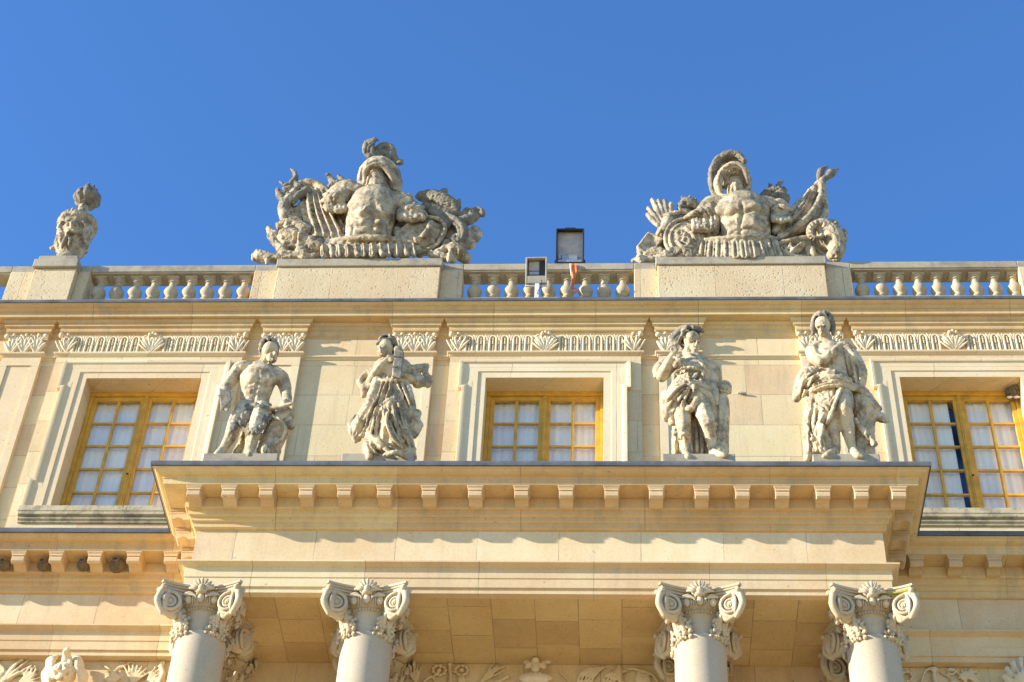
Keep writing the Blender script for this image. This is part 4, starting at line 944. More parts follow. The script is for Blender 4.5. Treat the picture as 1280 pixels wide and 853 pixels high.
for c in ([(185, 345), (145, 390), (115, 470)], [(205, 360), (160, 420), (135, 490)], [(165, 430), (230, 400), (320, 395), (385, 420)], [(165, 480), (230, 520), (250, 560)], [(180, 440), (240, 480), (270, 540)], [(300, 430), (270, 500), (230, 600), (235, 700)],
          [(200, 540), (190, 640), (205, 740)], [(170, 540), (165, 650), (170, 750)], [(245, 560), (225, 660), (230, 730)], [(375, 270), (400, 330), (405, 400)], [(355, 260), (372, 320), (380, 390)], [(150, 600), (200, 700), (240, 750)], [(335, 430), (300, 500), (270, 590)]):
    st += [(c, 8, .028), ([(x+11, y+5) for x, y in c], 6, -.042)]
S.finish(q, 'mantle', 'statue', t, voxel=.012, strokes=st, rough=.005, seed=7)
q = MB()
S.T(q, [(420, 480, .04), (455, 530, .02), (450, 620, .05), (450, 785, .06)], [46, 66, 50, 52], n=14); S.E(q, 470, 530, -.02, (58, 50, 48)); S.T(q, [(500, 560, .0), (535, 580, -.02), (560, 592, -.04)], [28, 26, 16]); S.T(q, [(500, 520, .0), (525, 535, -.02)], [26, 14])
S.T(q, [(405, 590, -.12), (440, 640, -.14), (480, 690, -.12), (500, 712, -.12)], [13, 16, 14, 17]); S.T(q, [(430, 640, .0), (425, 700, .0), (420, 780, .0)], [22, 26, 30])
S.finish(q, 'draped_support', 'statue', t, strokes=[([(430, 470), (470, 500), (510, 540)], 8, -.022), ([(410, 500), (450, 560), (500, 590)], 8, -.02), ([(470, 640), (475, 770)], 7, -.022), ([(445, 700), (448, 775)], 7, -.02), ([(545, 575), (555, 600)], 5, -.02)], rough=.007, seed=9)
# ================================================================== ROOFLINE TROPHIES
def flaps(S, q, u0, u1, v0, v1, n, d, w_, bow=0, lean=0):
    for i in range(n):
        rv = random.Random(i*7+n); t = (i+.5)/n; v1_ = v1+rv.uniform(-10, 9); lean_ = lean+rv.uniform(-14, 14); u = u0+(u1-u0)*t; b = bow*math.sin(t*PI); x = (t-.5)*2
        S.T(q, [(u-lean*.3, v0+b*.3, d+.05-.10*(1-x*x)), (u+x*5, (v0+v1)/2+b*.6, d-.02-.16*(1-x*x)), (u+x*14+lean_, v1_+b, d+.02-.20*(1-x*x))], [w_*.55, w_*.72, w_*.8], n=10, flat=.55, fdir=(0, 1, 0))
def scroll(S, q, u, v, d, r, turns=1.5, a0=0, hand=1, th=12, dd=.0):
    N = int(turns*10); S.T(q, [(u+hand*math.cos(a0+2*PI*turns*i/N)*r*(1-.72*i/N), v+math.sin(a0+2*PI*turns*i/N)*r*(1-.72*i/N), d+dd*i/N) for i in range(N+1)], [th*(1-.4*i/N) for i in range(N+1)], n=9, sub=2)
def rosette(S, q, u, v, d, r, n=6):
    for i in range(n): a = 2*PI*i/n; S.E(q, u+math.cos(a)*r*.6, v+math.sin(a)*r*.6, d, (r*.42, r*.4, r*.42), None, 8, 6)
    S.E(q, u, v, d-.04, r*.35, None, 8, 6)
def sagleaf(S, q, u, v, d, ang, L, w_):
    a = R(ang); dx, dy = math.cos(a), math.sin(a)
    for j in (-2, -1, 0, 1, 2):
        b = R(ang+j*20); S.T(q, [(u, v, d), (u+math.cos(b)*L*.55, v+math.sin(b)*L*.55, d-.05), (u+math.cos(b)*L*(1-.12*abs(j)), v+math.sin(b)*L*(1-.12*abs(j)), d+.0)], [w_*.5, w_*.55, w_*.2], n=8, sub=3)
# ------------------------------------------------------------------ left trophy
S = Sculpt(310, 160, 4.061, .10)
t = thing('armour_trophy', 'carved stone armour trophy with plumed helmet and crescent-topped standard, left of the floodlights', 'sculpture', (-3.2, .1, 23.37), 'armour trophies on the roofline')
q = MB()   # muscled cuirass
S.T(q, [(600, 610, .05), (612, 560, .0), (620, 490, -.03), (632, 420, -.05), (645, 365, -.04), (655, 335, .0)], [122, 118, 122, 132, 118, 80], n=24, flat=.72, fdir=(0, 1, 0))
S.E(q, 570, 400, -.16, (70, 45, 55)); S.E(q, 690, 400, -.16, (70, 45, 55)); S.E(q, 615, 500, -.17, (95, 40, 60))
S.T(q, [(560, 345, .0), (500, 330, .02), (450, 350, .02)], [60, 72, 60]); S.T(q, [(720, 370, .0), (780, 380, .0), (820, 410, -.02)], [52, 56, 50])
S.T(q, [(545, 352, -.1), (600, 362, -.2), (655, 358, -.2), (720, 350, -.12)], [18, 20, 20, 18]); rosette(S, q, 570, 352, -.22, 24); rosette(S, q, 690, 375, -.24, 20)
S.T(q, [(650, 350, .02), (655, 290, .02)], [74, 66], n=16, flat=.8, fdir=(0, 1, 0))
st = [([(530, 440), (570, 455), (610, 440), (650, 445), (690, 460), (740, 455)], 10, -.045), ([(640, 380), (635, 450), (625, 540)], 9, -.04), ([(500, 470), (530, 500), (520, 560)], 11, -.035), ([(740, 470), (715, 510), (720, 560)], 11, -.035),
      ([(580, 425)], 36, .04), ([(700, 430)], 36, .04), ([(560, 495), (610, 490), (690, 500)], 9, -.03), ([(560, 535), (610, 530), (690, 540)], 9, -.03), ([(585, 470)], 16, .03), ([(665, 478)], 16, .03), ([(590, 515)], 16, .03), ([(655, 520)], 16, .03),
      ([(635, 455)], 12, -.04), ([(480, 560), (560, 575), (660, 572), (750, 560)], 10, .03), ([(605, 400), (590, 430), (560, 440)], 7, .02), ([(665, 400), (690, 440), (720, 430)], 7, .02), ([(625, 250), (640, 262), (655, 250)], 7, -.03), ([(640, 280), (655, 285)], 6, -.02), ([(648, 230), (648, 265)], 8, .03), ([(610, 240), (612, 300)], 6, .02)]
S.finish(q, 'cuirass', 'trophy', t, voxel=.016, strokes=st, rough=.007, seed=1)
q = MB()   # rough block of the carving behind the figures
S.T(q, [(250, 600, .22), (400, 560, .24), (560, 560, .24), (760, 560, .24), (960, 610, .22)], [60, 90, 100, 95, 60], n=14, flat=.6, fdir=(0, 1, 0)); S.T(q, [(300, 430, .24), (420, 450, .24), (520, 420, .22)], [80, 90, 80], n=12, flat=.6, fdir=(0, 1, 0)); S.T(q, [(770, 480, .22), (860, 500, .22), (960, 530, .2)], [70, 80, 70], n=12, flat=.6, fdir=(0, 1, 0)); S.T(q, [(200, 420, .2), (240, 520, .2), (200, 600, .18)], [44, 56, 40], n=12, flat=.6, fdir=(0, 1, 0)); S.T(q, [(1010, 480, .2), (1030, 560, .2), (1040, 640, .16)], [40, 54, 44], n=12, flat=.6, fdir=(0, 1, 0))
S.finish(q, 'rough_core', 'trophy', t, voxel=.02, rough=.02, seed=77)
q = MB(); flaps(S, q, 345, 860, 572, 640, 13, -.02, 38, 0, 6)
S.T(q, [(430, 575, -.05), (520, 565, -.22), (620, 560, -.28), (720, 565, -.22), (790, 580, -.06)], [16, 18, 18, 18, 16])
for i in range(12): S.T(q, [(372+i*42, 590, -.16-.10*math.sin(i/11*PI)), (380+i*42+8*math.sin(i*2), 645, -.22-.10*math.sin(i/11*PI))], [9, 14], n=8)
S.finish(q, 'skirt_straps', 'trophy', t, voxel=.015, strokes=[([(365+i*42, 580), (372+i*42, 650)], 7, -.045) for i in range(12)], rough=.008, seed=2)
q = MB()   # helmet
S.E(q, 665, 225, .02, (98, 92, 78)); S.T(q, [(600, 215, .0), (585, 270, .0), (600, 310, .02)], [38, 34, 24]); S.T(q, [(730, 230, .0), (745, 290, .03), (748, 325, .05)], [46, 44, 28])
S.T(q, [(590, 275, -.16), (598, 215, -.24), (640, 190, -.30), (690, 200, -.28), (730, 250, -.18), (750, 310, -.06)], [14, 16, 18, 18, 17, 14]); S.T(q, [(605, 195, -.22), (650, 165, -.26), (700, 180, -.24)], [13, 15, 13])
for i in range(7): S.E(q, 605+i*15, 186-abs(2.5-i)*-3-12, -.27, 7, None, 7, 5)
S.finish(q, 'helmet', 'trophy', t, voxel=.014, strokes=[([(640, 250), (660, 265), (690, 270)], 44, -.16), ([(620, 240)], 26, -.12), ([(700, 260)], 26, -.12), ([(695, 160), (725, 220), (755, 280)], 7, -.03), ([(715, 150), (748, 210), (770, 270)], 7, -.03), ([(650, 135), (690, 150), (720, 190)], 7, -.02), ([(585, 180), (575, 230), (582, 280)], 6, -.02)], rough=.005, seed=3)
q = MB(); S.T(q, [(648, 340, -.06), (650, 290, -.1), (652, 245, -.12)], [46, 44, 40], n=12); S.E(q, 640, 250, -.2, (12, 12, 20))
S.finish(q, 'helmet_stand', 'trophy', t, voxel=.014, strokes=[([(625, 245)], 9, -.03), ([(662, 248)], 9, -.03), ([(630, 290), (660, 290)], 7, -.02)], rough=.01)
q = MB()   # crest
for i in range(5): S.T(q, [(618+i*4, 150, -.08), (592+i*9, 115-i*3, -.12), (600+i*10, 75-i*3, -.1), (640+i*4, 66-i*1, -.06)], [13, 15, 13, 9], n=8)
S.E(q, 615, 142, -.16, 16); S.T(q, [(640, 140, .0), (690, 135, .0), (730, 150, .02)], [26, 26, 22])
scroll(S, q, 693, 118, -.03, 42, 1.4, PI*.2, -1, 15); S.T(q, [(650, 112, .0), (690, 90, .0), (725, 105, .0), (742, 145, .02), (762, 178, .03), (782, 168, .03)], [16, 20, 22, 20, 15, 10]); S.E(q, 772, 178, .0, (20, 14, 13))
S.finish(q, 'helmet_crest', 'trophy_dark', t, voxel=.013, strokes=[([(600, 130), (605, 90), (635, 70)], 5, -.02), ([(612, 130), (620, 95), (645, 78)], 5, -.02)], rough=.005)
q = MB()   # shoulder guards: lion masks with rolled sleeves
qr = MB()
for i in range(10):
    a = i*.63; S.T(q, [(440+42*math.cos(a), 365+36*math.sin(a), -.14), (440+62*math.cos(a), 372+52*math.sin(a), -.06)], [17, 12], n=8)
    S.T(qr, [(830+48*math.cos(a), 425+34*math.sin(a), -.14), (832+66*math.cos(a), 432+48*math.sin(a), -.06)], [17, 12], n=8)
S.E(q, 442, 362, -.16, (46, 36, 42)); S.E(q, 470, 345, -.1, (60, 44, 46)); S.E(qr, 828, 425, -.14, (52, 36, 38)); S.E(qr, 800, 390, -.08, (54, 40, 44))
for i in range(5): S.T(qr, [(770+i*26, 425+4*i, -.1), (775+i*28, 462-abs(i-2)*3, -.18)], [17, 22], n=8)
for i in range(5): S.T(q, [(400+i*22, 395, -.08), (408+i*21, 420-abs(i-2)*3, -.16)], [16, 19], n=8)
S.T(q, [(480, 300, -.05), (520, 290, -.08), (560, 315, -.06)], [30, 28, 22]); S.E(qr, 770, 350, -.05, (26, 22, 18)); S.E(qr, 815, 352, -.05, (26, 20, 18)); S.finish(qr, 'shoulder_guard', 'trophy', t, voxel=.015, strokes=[([(815, 415)], 8, -.035), ([(845, 418)], 8, -.035), ([(820, 445), (845, 445)], 7, -.03)], rough=.01, seed=6)
S.finish(q, 'shoulder_guard', 'trophy', t, voxel=.015, strokes=[([(425, 355)], 8, -.035), ([(455, 352)], 8, -.035), ([(438, 385), (455, 385)], 7, -.03), ([(815, 415)], 8, -.035), ([(845, 418)], 8, -.035), ([(820, 445), (845, 445)], 7, -.03)], rough=.01, seed=6)
q = MB()   # standard with a hanging cloth and a crescent
S.ribbon(q, [(275, 285, .15), (265, 400, .12), (285, 480, .08), (330, 555, .02)], [(375, 300, .15), (430, 400, .08), (480, 480, .02), (490, 570, -.05)], 4, .05, .10)
S.T(q, [(270, 280, .14), (240, 330, .1), (180, 400, .05), (190, 460, .05)], [20, 30, 28, 30]); S.T(q, [(300, 275, .12), (350, 290, .14), (400, 330, .12)], [22, 26, 24])
for j in range(4): S.T(q, [(300+j*22, 310, .08), (315+j*32, 430, .03), (345+j*40, 545, -.03)], [9, 14, 16], n=8)
S.finish(q, 'standard_cloth', 'trophy', t, voxel=.015, strokes=[([(292+j*24, 310), (300+j*34, 430), (335+j*40, 545)], 8, -.05) for j in range(5)], rough=.008, seed=8)
q = MB(); S.T(q, [(160, 272, .1), (185, 290, .1), (215, 285, .1), (238, 258, .1), (236, 228, .1), (217, 208, .1)], [5, 12, 17, 17, 12, 4])
S.T(q, [(232, 278, .1), (262, 300, .1), (300, 345, .1)], [15, 20, 16]); rosette(S, q, 205, 335, .06, 34, 6); S.T(q, [(150, 315, .08), (160, 345, .06), (190, 372, .05)], [12, 20, 16]); S.T(q, [(230, 380, .05), (250, 350, .05), (300, 320, .08)], [12, 22, 24]); S.T(q, [(185, 310, .05), (220, 305, .05)], [14, 14]); sagleaf(S, q, 205, 375, .05, 160, 55, 22)
S.T(q, [(410, 240, .15), (430, 275, .15), (455, 300, .12)], [10, 22, 26]); S.T(q, [(460, 245, .15), (480, 270, .14), (520, 290, .12)], [10, 18, 20]); S.E(q, 402, 238, .13, (12, 10, 10)); S.T(q, [(425, 300, .12), (470, 285, .12), (500, 290, .1)], [26, 26, 22])
S.finish(q, 'crescent_finial', 'trophy_dark', t, voxel=.014, rough=.009, seed=9)
q = MB()   # shield, quiver and shells at the left foot
S.T(q, [(105, 510, .08), (130, 560, .04), (175, 595, .0), (260, 600, -.02), (330, 590, .0)], [14, 26, 30, 32, 30]); S.T(q, [(170, 500, .05), (220, 490, .03), (290, 520, .0)], [30, 36, 34])
S.T(q, [(195, 545, -.02), (260, 560, -.05), (325, 590, -.06)], [42, 44, 36], n=8); rosette(S, q, 205, 500, -.04, 26); S.T(q, [(175, 420, .08), (195, 460, .06), (240, 470, .05), (280, 500, .02)], [22, 26, 22, 18])
S.T(q, [(170, 610, -.05), (190, 640, -.08), (250, 650, -.1), (340, 655, -.1)], [30, 26, 22, 14]); sagleaf(S, q, 165, 620, -.06, -60, 45, 24); sagleaf(S, q, 240, 640, -.1, -20, 80, 22); sagleaf(S, q, 345, 620, -.1, -100, 60, 26); sagleaf(S, q, 110, 520, .05, 60, 60, 20)
S.finish(q, 'arms_heap', 'trophy', t, voxel=.016, strokes=[([(245, 530), (240, 590)], 7, -.04), ([(262, 535), (258, 595)], 7, .03), ([(130, 540), (170, 580), (230, 585)], 8, -.035), ([(180, 630), (240, 640), (320, 650)], 8, -.03)], rough=.014, seed=11)
q = MB(); S.T(q, [(60, 655, .02), (110, 660, .0), (180, 668, .0)], [34, 28, 26], n=14); S.T(q, [(38, 650, .02), (30, 665, .02)], [22, 12]); rosette(S, q, 55, 640, -.02, 26); S.T(q, [(95, 635, -.02), (98, 685, -.02)], [12, 12])
S.finish(q, 'cannon_muzzle', 'trophy', t, voxel=.014, rough=.010, seed=12)
q = MB()   # oval shield on the right
c = S.P(880, 545, -.02); q.ell(c, (118*S.k, .10, 92*S.k), (0, -28, 0), 28, 12)
pts = [(880+128*math.cos(a)*math.cos(-.45)-80*math.sin(a)*math.sin(-.45), 545+128*math.cos(a)*math.sin(-.45)+80*math.sin(a)*math.cos(-.45), -.08) for a in [i*2*PI/22 for i in range(22)]]
S.T(q, pts+pts[:1], 12, n=8, smooth=False); S.T(q, [(760, 520, -.05), (775, 570, -.06), (830, 595, -.08)], [20, 26, 20]); S.T(q, [(930, 480, -.12), (900, 540, -.16), (860, 570, -.15)], [14, 18, 14])
S.finish(q, 'oval_shield', 'trophy', t, voxel=.015, strokes=[([(850, 500), (880, 560), (930, 580)], 8, -.035), ([(830, 540), (870, 590)], 8, .03), ([(900, 500), (950, 530)], 8, -.03), ([(960, 460), (985, 520), (940, 600)], 7, -.03)], rough=.008, seed=13)
q = MB()   # crowned dragon head and horns
S.T(q, [(880, 350, .1), (930, 350, .08), (1000, 380, .06), (1050, 400, .05)], [28, 40, 46, 34]); S.T(q, [(860, 350, .1), (880, 335, .1), (900, 340, .1)], [14, 16, 16]); rosette(S, q, 940, 345, .0, 26)
S.T(q, [(975, 370, .04), (990, 335, .05), (998, 322, .05)], [22, 24, 18]); S.T(q, [(1050, 420, .06), (1062, 390, .06), (1076, 360, .08)], [26, 20, 6]); S.T(q, [(900, 400, .05), (950, 420, .03), (1000, 430, .03), (1060, 440, .05)], [26, 30, 30, 26])
S.T(q, [(1010, 445, .0), (1050, 470, -.03), (1085, 510, -.05), (1090, 555, -.05), (1060, 580, -.06), (1040, 565, -.07), (1050, 548, -.07)], [14, 26, 30, 28, 20, 12, 8]); S.T(q, [(930, 430, .0), (970, 450, .0), (1010, 500, .0)], [22, 24, 20])
S.T(q, [(1060, 480, .05), (1110, 470, .08), (1150, 450, .1)], [24, 30, 26]); scroll(S, q, 1160, 440, .08, 32, 1.2, PI, -1, 15); S.T(q, [(1105, 465, .06), (1098, 435, .08), (1110, 415, .08)], [16, 18, 12]); rosette(S, q, 1130, 425, .05, 20)
S.finish(q, 'dragon_crest', 'trophy_dark', t, voxel=.015, strokes=[([(1030, 460), (1070, 500), (1075, 560)], 7, -.03), ([(920, 370), (980, 395), (1050, 415)], 7, -.03), ([(940, 345)], 6, -.03)], rough=.011, seed=14)
q = MB()
S.T(q, [(1080, 520, .06), (1120, 545, .05), (1110, 590, .03)], [26, 34, 32]); S.T(q, [(1150, 510, .1), (1170, 535, .1), (1155, 565, .08)], [18, 22, 20]); scroll(S, q, 1125, 585, .0, 30, 1.2, 0, -1, 13); S.T(q, [(1010, 590, .0), (1000, 620, -.02), (960, 640, -.04)], [26, 28, 24]); S.T(q, [(1040, 610, -.06), (1080, 640, -.04), (1105, 665, .0)], [34, 36, 28], n=12)
S.T(q, [(1040, 600, -.12), (1025, 640, -.12), (1020, 675, -.12)], [10, 11, 11]); S.T(q, [(930, 640, -.05), (980, 655, -.05), (1040, 668, -.04)], [20, 24, 20]); S.T(q, [(1060, 560, .0), (1080, 600, .0)], [26, 24])
S.finish(q, 'drum_and_scrolls', 'trophy', t, voxel=.015, strokes=[([(1060, 610), (1050, 670)], 6, -.03), ([(1085, 620), (1080, 680)], 6, -.03)], rough=.012, seed=15)

# ------------------------------------------------------------------ right trophy
S = Sculpt(780, 170, 4.267, .10)
t = thing('armour_trophy', 'carved stone armour trophy with open crested helmet, draped banner and ram head', 'sculpture', (3.05, .1, 23.37), 'armour trophies on the roofline')
q = MB()
S.T(q, [(640, 610, .05), (648, 560, .0), (650, 490, -.03), (640, 430, -.05), (630, 375, -.04), (625, 345, .0)], [130, 128, 130, 138, 128, 90], n=24, flat=.72, fdir=(0, 1, 0))
S.E(q, 560, 395, -.16, (78, 48, 56)); S.E(q, 700, 395, -.16, (78, 48, 56)); S.E(q, 650, 490, -.17, (105, 42, 62)); S.E(q, 655, 540, -.15, (105, 42, 40))
S.T(q, [(530, 370, .0), (470, 375, .02), (430, 400, .0)], [58, 60, 48]); S.T(q, [(740, 370, .0), (790, 380, .0), (830, 400, .0)], [56, 52, 44]); S.T(q, [(610, 350, .02), (598, 290, .0)], [70, 52], n=16, flat=.8, fdir=(0, 1, 0))
st = [([(515, 430), (560, 425), (600, 400), (640, 405), (700, 395), (780, 430)], 10, -.045), ([(625, 350), (630, 420), (615, 480), (625, 540)], 9, -.04), ([(520, 470), (545, 500), (520, 560)], 11, -.03), ([(795, 460), (770, 500), (790, 550)], 11, -.03),
      ([(560, 385)], 34, .04), ([(700, 380)], 34, .04), ([(545, 535), (600, 500), (680, 490), (760, 520)], 9, -.035), ([(560, 470)], 24, .03), ([(690, 460)], 24, .03), ([(640, 560), (560, 555), (740, 560)], 8, .02), ([(600, 440), (612, 475), (600, 500)], 8, .02), ([(500, 560), (600, 575), (700, 572), (790, 555)], 10, .03)]
S.finish(q, 'cuirass', 'trophy', t, voxel=.016, strokes=st, rough=.007, seed=21)
q = MB()
S.T(q, [(230, 600, .22), (400, 570, .24), (620, 560, .24), (820, 570, .24), (1050, 600, .2)], [50, 80, 100, 84, 50], n=14, flat=.6, fdir=(0, 1, 0)); S.T(q, [(330, 470, .22), (440, 460, .24), (520, 440, .22)], [70, 80, 70], n=12, flat=.6, fdir=(0, 1, 0)); S.T(q, [(760, 470, .22), (850, 500, .22), (1000, 530, .2)], [70, 70, 50], n=12, flat=.6, fdir=(0, 1, 0)); S.T(q, [(250, 430, .18), (230, 500, .18), (180, 590, .16)], [34, 50, 40], n=12, flat=.6, fdir=(0, 1, 0)); S.T(q, [(500, 330, .16), (494, 250, .14), (520, 170, .12), (570, 130, .08), (620, 130, .06)], [30, 36, 40, 34, 22], n=12)
S.finish(q, 'rough_core', 'trophy', t, voxel=.02, rough=.02, seed=78)
q = MB()
for i in range(11):
    x = 415+i*41; f_ = math.sin((i+.5)/11*PI); S.T(q, [(x+14, 548-6*f_, .0-.22*f_), (x+8+i*2, 590, -.06-.24*f_), (x+2+i*4.5, 638, -.06-.24*f_)], [17, 21, 23], n=10, flat=.5, fdir=(0, 1, 0))
S.T(q, [(400, 560, .0), (500, 548, -.2), (640, 540, -.28), (760, 540, -.16), (800, 545, -.02)], [10, 13, 13, 13, 10])
S.finish(q, 'skirt_straps', 'trophy', t, voxel=.014, strokes=[([(430+i*41, 560), (425+i*43, 600), (420+i*45, 645)], 6, -.04) for i in range(11)], rough=.006, seed=22)
q = MB()
S.E(q, 580, 225, .04, (82, 80, 74)); S.T(q, [(525, 200, .0), (500, 260, .0), (515, 320, .0)], [28, 26, 16]); S.T(q, [(640, 200, .0), (660, 250, .0), (655, 295, .02)], [28, 26, 20])
S.T(q, [(520, 320, -.10), (505, 255, -.20), (530, 185, -.30), (590, 155, -.34), (645, 185, -.30), (662, 250, -.18)], [15, 19, 21, 22, 21, 15]); S.T(q, [(535, 260, -.1), (545, 225, -.2), (595, 195, -.24), (640, 225, -.18), (645, 270, -.1)], [10, 12, 13, 12, 10])
S.T(q, [(515, 320, -.12), (560, 325, -.2), (640, 318, -.2), (690, 325, -.1)], [14, 16, 16, 12]); S.T(q, [(650, 290, -.15), (668, 275, -.15)], [13, 11])
S.finish(q, 'helmet', 'trophy', t, voxel=.014, strokes=[([(570, 225), (620, 230)], 32, -.14), ([(595, 260)], 24, -.10), ([(525, 190), (510, 250)], 6, -.02), ([(540, 180), (590, 160), (640, 185)], 6, -.02)], rough=.005, seed=23)
q = MB(); S.T(q, [(598, 325, -.06), (597, 285, -.12), (596, 245, -.13)], [44, 42, 36], n=12); S.finish(q, 'helmet_stand', 'trophy', t, voxel=.013, strokes=[([(580, 270), (582, 310)], 5, -.02), ([(612, 270), (612, 310)], 5, -.02), ([(575, 240), (620, 240)], 6, -.02), ([(597, 250), (597, 300)], 7, .02)], rough=.008)
q = MB()
S.T(q, [(488, 330, .06), (470, 260, .05), (474, 190, .02), (505, 130, -.04), (560, 100, -.1), (610, 105, -.12), (645, 140, -.14)], [12, 22, 25, 28, 26, 22, 12], n=12)
rng = random.Random(3)
for i in range(26):
    f_ = i/25; u = 478+160*f_**1.2; v = 160-70*math.sin(f_*PI*.8); S.E(q, u+rng.uniform(-6, 6), v+rng.uniform(-4, 10), -.02-.16*f_, (13, 12, 10), None, 8, 6)
S.finish(q, 'helmet_crest', 'trophy_dark', t, voxel=.013, strokes=[([(480, 170), (480, 300)], 6, -.02), ([(510, 150), (570, 120), (630, 130)], 6, -.02)], rough=.008, seed=24)
q = MB()
S.E(q, 440, 420, -.06, (58, 46, 44)); S.T(q, [(460, 400, -.05), (478, 460, -.02), (478, 520, .0)], [44, 40, 28]); S.T(q, [(330, 440, -.05), (370, 420, -.12), (420, 400, -.14)], [14, 22, 22])
for i in range(6): S.T(q, [(370+i*20, 450, -.1), (374+i*20, 490+4*math.sin(i*2), -.18), (372+i*21, 512, -.12)], [13, 16, 9], n=8); S.T(q, [(395+i*17, 505, -.04), (405+i*16, 540, .0)], [15, 9], n=8)
qr = MB(); S.E(qr, 825, 400, -.06, (46, 40, 52)); S.T(qr, [(800, 365, -.08), (830, 350, -.12), (862, 370, -.08)], [18, 20, 16]); S.T(qr, [(810, 380, -.14), (850, 385, -.16), (890, 395, -.08)], [16, 22, 14])
for i in range(5): S.T(qr, [(795+i*20, 420, -.1), (800+i*20, 455-abs(i-2)*4, -.18)], [15, 19], n=8)
S.T(qr, [(830, 470, .0), (810, 510, .0)], [36, 24]); S.finish(qr, 'shoulder_guard', 'trophy', t, voxel=.015, strokes=[([(820, 385), (850, 400)], 7, -.035), ([(815, 420), (860, 420)], 7, -.03)], rough=.009, seed=27)
S.finish(q, 'shoulder_guard', 'trophy', t, voxel=.015, strokes=[([(350, 440), (400, 430), (430, 405)], 6, -.03), ([(420, 380), (450, 430), (455, 500)], 6, -.03), ([(395, 395), (415, 445), (410, 480)], 6, -.03), ([(820, 385), (850, 400)], 7, -.035), ([(815, 420), (860, 420)], 7, -.03), ([(455, 380), (478, 440), (480, 520)], 6, -.03)], rough=.009, seed=25)
q = MB()   # banner on a leaf-headed pole
S.ribbon(q, [(1035, 230, .1), (960, 310, .12), (880, 385, .1), (815, 480, .05)], [(1078, 235, .1), (1082, 350, .05), (1070, 440, .0), (820, 550, -.02)], 4, .05, .08, n=26)
S.T(q, [(1055, 235, .04), (1050, 330, -.02), (990, 430, -.08), (900, 500, -.1), (815, 550, -.1)], [14, 19, 21, 19, 14]); S.T(q, [(990, 290, .06), (950, 380, .02), (880, 470, .0)], [12, 19, 16]); S.T(q, [(1070, 300, .04), (1075, 400, .02), (1030, 470, .0)], [12, 15, 12]); S.T(q, [(830, 575, -.1), (900, 555, -.1), (980, 540, -.08)], [14, 17, 12])
S.finish(q, 'banner', 'trophy', t, voxel=.014, strokes=[([(1030, 260), (1020, 340), (940, 440), (840, 530)], 8, -.04), ([(1000, 290), (960, 360), (880, 440)], 7, -.04), ([(970, 320), (920, 390)], 7, -.035), ([(1065, 260), (1065, 360), (1010, 450)], 7, -.035)], rough=.006, seed=26)
q = MB(); S.T(q, [(1040, 230, .1), (1050, 190, .1), (1088, 160, .1)], [14, 22, 4]); S.T(q, [(1080, 225, .08), (1105, 200, .08), (1142, 178, .08)], [16, 27, 5]); S.T(q, [(1055, 240, .08), (1075, 225, .08)], [18, 18])
S.finish(q, 'pole_head', 'trophy_dark', t, voxel=.012, rough=.005)
q = MB()   # dragon crest behind the right shoulder, eagle mask behind the left one
S.T(q, [(730, 330, .1), (770, 305, .1), (820, 300, .1), (850, 335, .1), (865, 350, .1)], [18, 28, 34, 28, 18]); S.T(q, [(780, 285, .1), (778, 265, .1), (772, 252, .1)], [14, 11, 5]); S.T(q, [(820, 280, .1), (828, 258, .1), (848, 244, .1)], [16, 15, 6]); S.T(q, [(850, 310, .08), (858, 290, .08), (850, 275, .08)], [13, 13, 8]); S.T(q, [(862, 345, .08), (875, 335, .08), (878, 315, .08)], [13, 12, 5]); rosette(S, q, 800, 325, .02, 22)
qe = MB(); S.T(qe, [(300, 380, .1), (330, 360, .1), (360, 365, .1), (400, 380, .1)], [20, 36, 36, 20]); S.T(qe, [(315, 345, .1), (310, 325, .1)], [12, 6]); S.T(qe, [(350, 335, .1), (350, 320, .1)], [10, 5]); S.T(qe, [(380, 350, .1), (386, 335, .1)], [11, 5]); S.T(qe, [(292, 385, .08), (305, 400, .07), (340, 410, .08)], [10, 16, 20]); S.finish(qe, 'eagle_mask', 'trophy_dark', t, voxel=.013, strokes=[([(325, 360)], 7, -.03), ([(345, 385), (375, 395)], 6, -.03)], rough=.010, seed=29)
S.finish(q, 'dragon_crest', 'trophy_dark', t, voxel=.013, strokes=[([(325, 360)], 7, -.03), ([(345, 385), (375, 395)], 6, -.03), ([(790, 300)], 7, -.03), ([(770, 330), (830, 340)], 6, -.03)], rough=.010, seed=28)
q = MB()   # quiver of feathered arrows
for (a, b, c_, e) in ((150, 340, 205, 460), (185, 345, 218, 450), (215, 345, 232, 440), (130, 385, 190, 470), (125, 420, 180, 480), (250, 360, 248, 430)):
    S.T(q, [(a, b, .06), ((a+c_)/2, (b+e)/2, .05), (c_, e, .04)], [11, 17, 10], n=8)
    for j in range(4):
        f_ = .1+j*.2; u = a+(c_-a)*f_; v = b+(e-b)*f_
        for sg in (-1, 1): S.T(q, [(u, v+8, .05), (u+sg*17, v-6, .04)], [7, 3], n=6)
S.T(q, [(232, 430, .0), (208, 480, -.02), (182, 530, -.04)], [8, 8, 8], n=6, smooth=False); S.T(q, [(225, 425, .02), (275, 412, .0), (330, 408, .0)], [14, 14, 12]); S.T(q, [(240, 450, .04), (215, 510, .03)], [32, 30])
S.finish(q, 'arrow_quiver', 'trophy', t, voxel=.012, rough=.005, seed=29)
q = MB(); a, b, c_, e = S.P(66, 590, .02), S.P(128, 512, .02), S.P(212, 545, .02), S.P(130, 648, .02)
for dy in (0,): q.add([a, b, c_, e, a+Vector((0, .18, .02)), b+Vector((0, .18, .02)), c_+Vector((0, .18, .02)), e+Vector((0, .18, .02))], [(0, 1, 2, 3), (7, 6, 5, 4), (1, 0, 4, 5), (2, 1, 5, 6), (3, 2, 6, 7), (0, 3, 7, 4)])
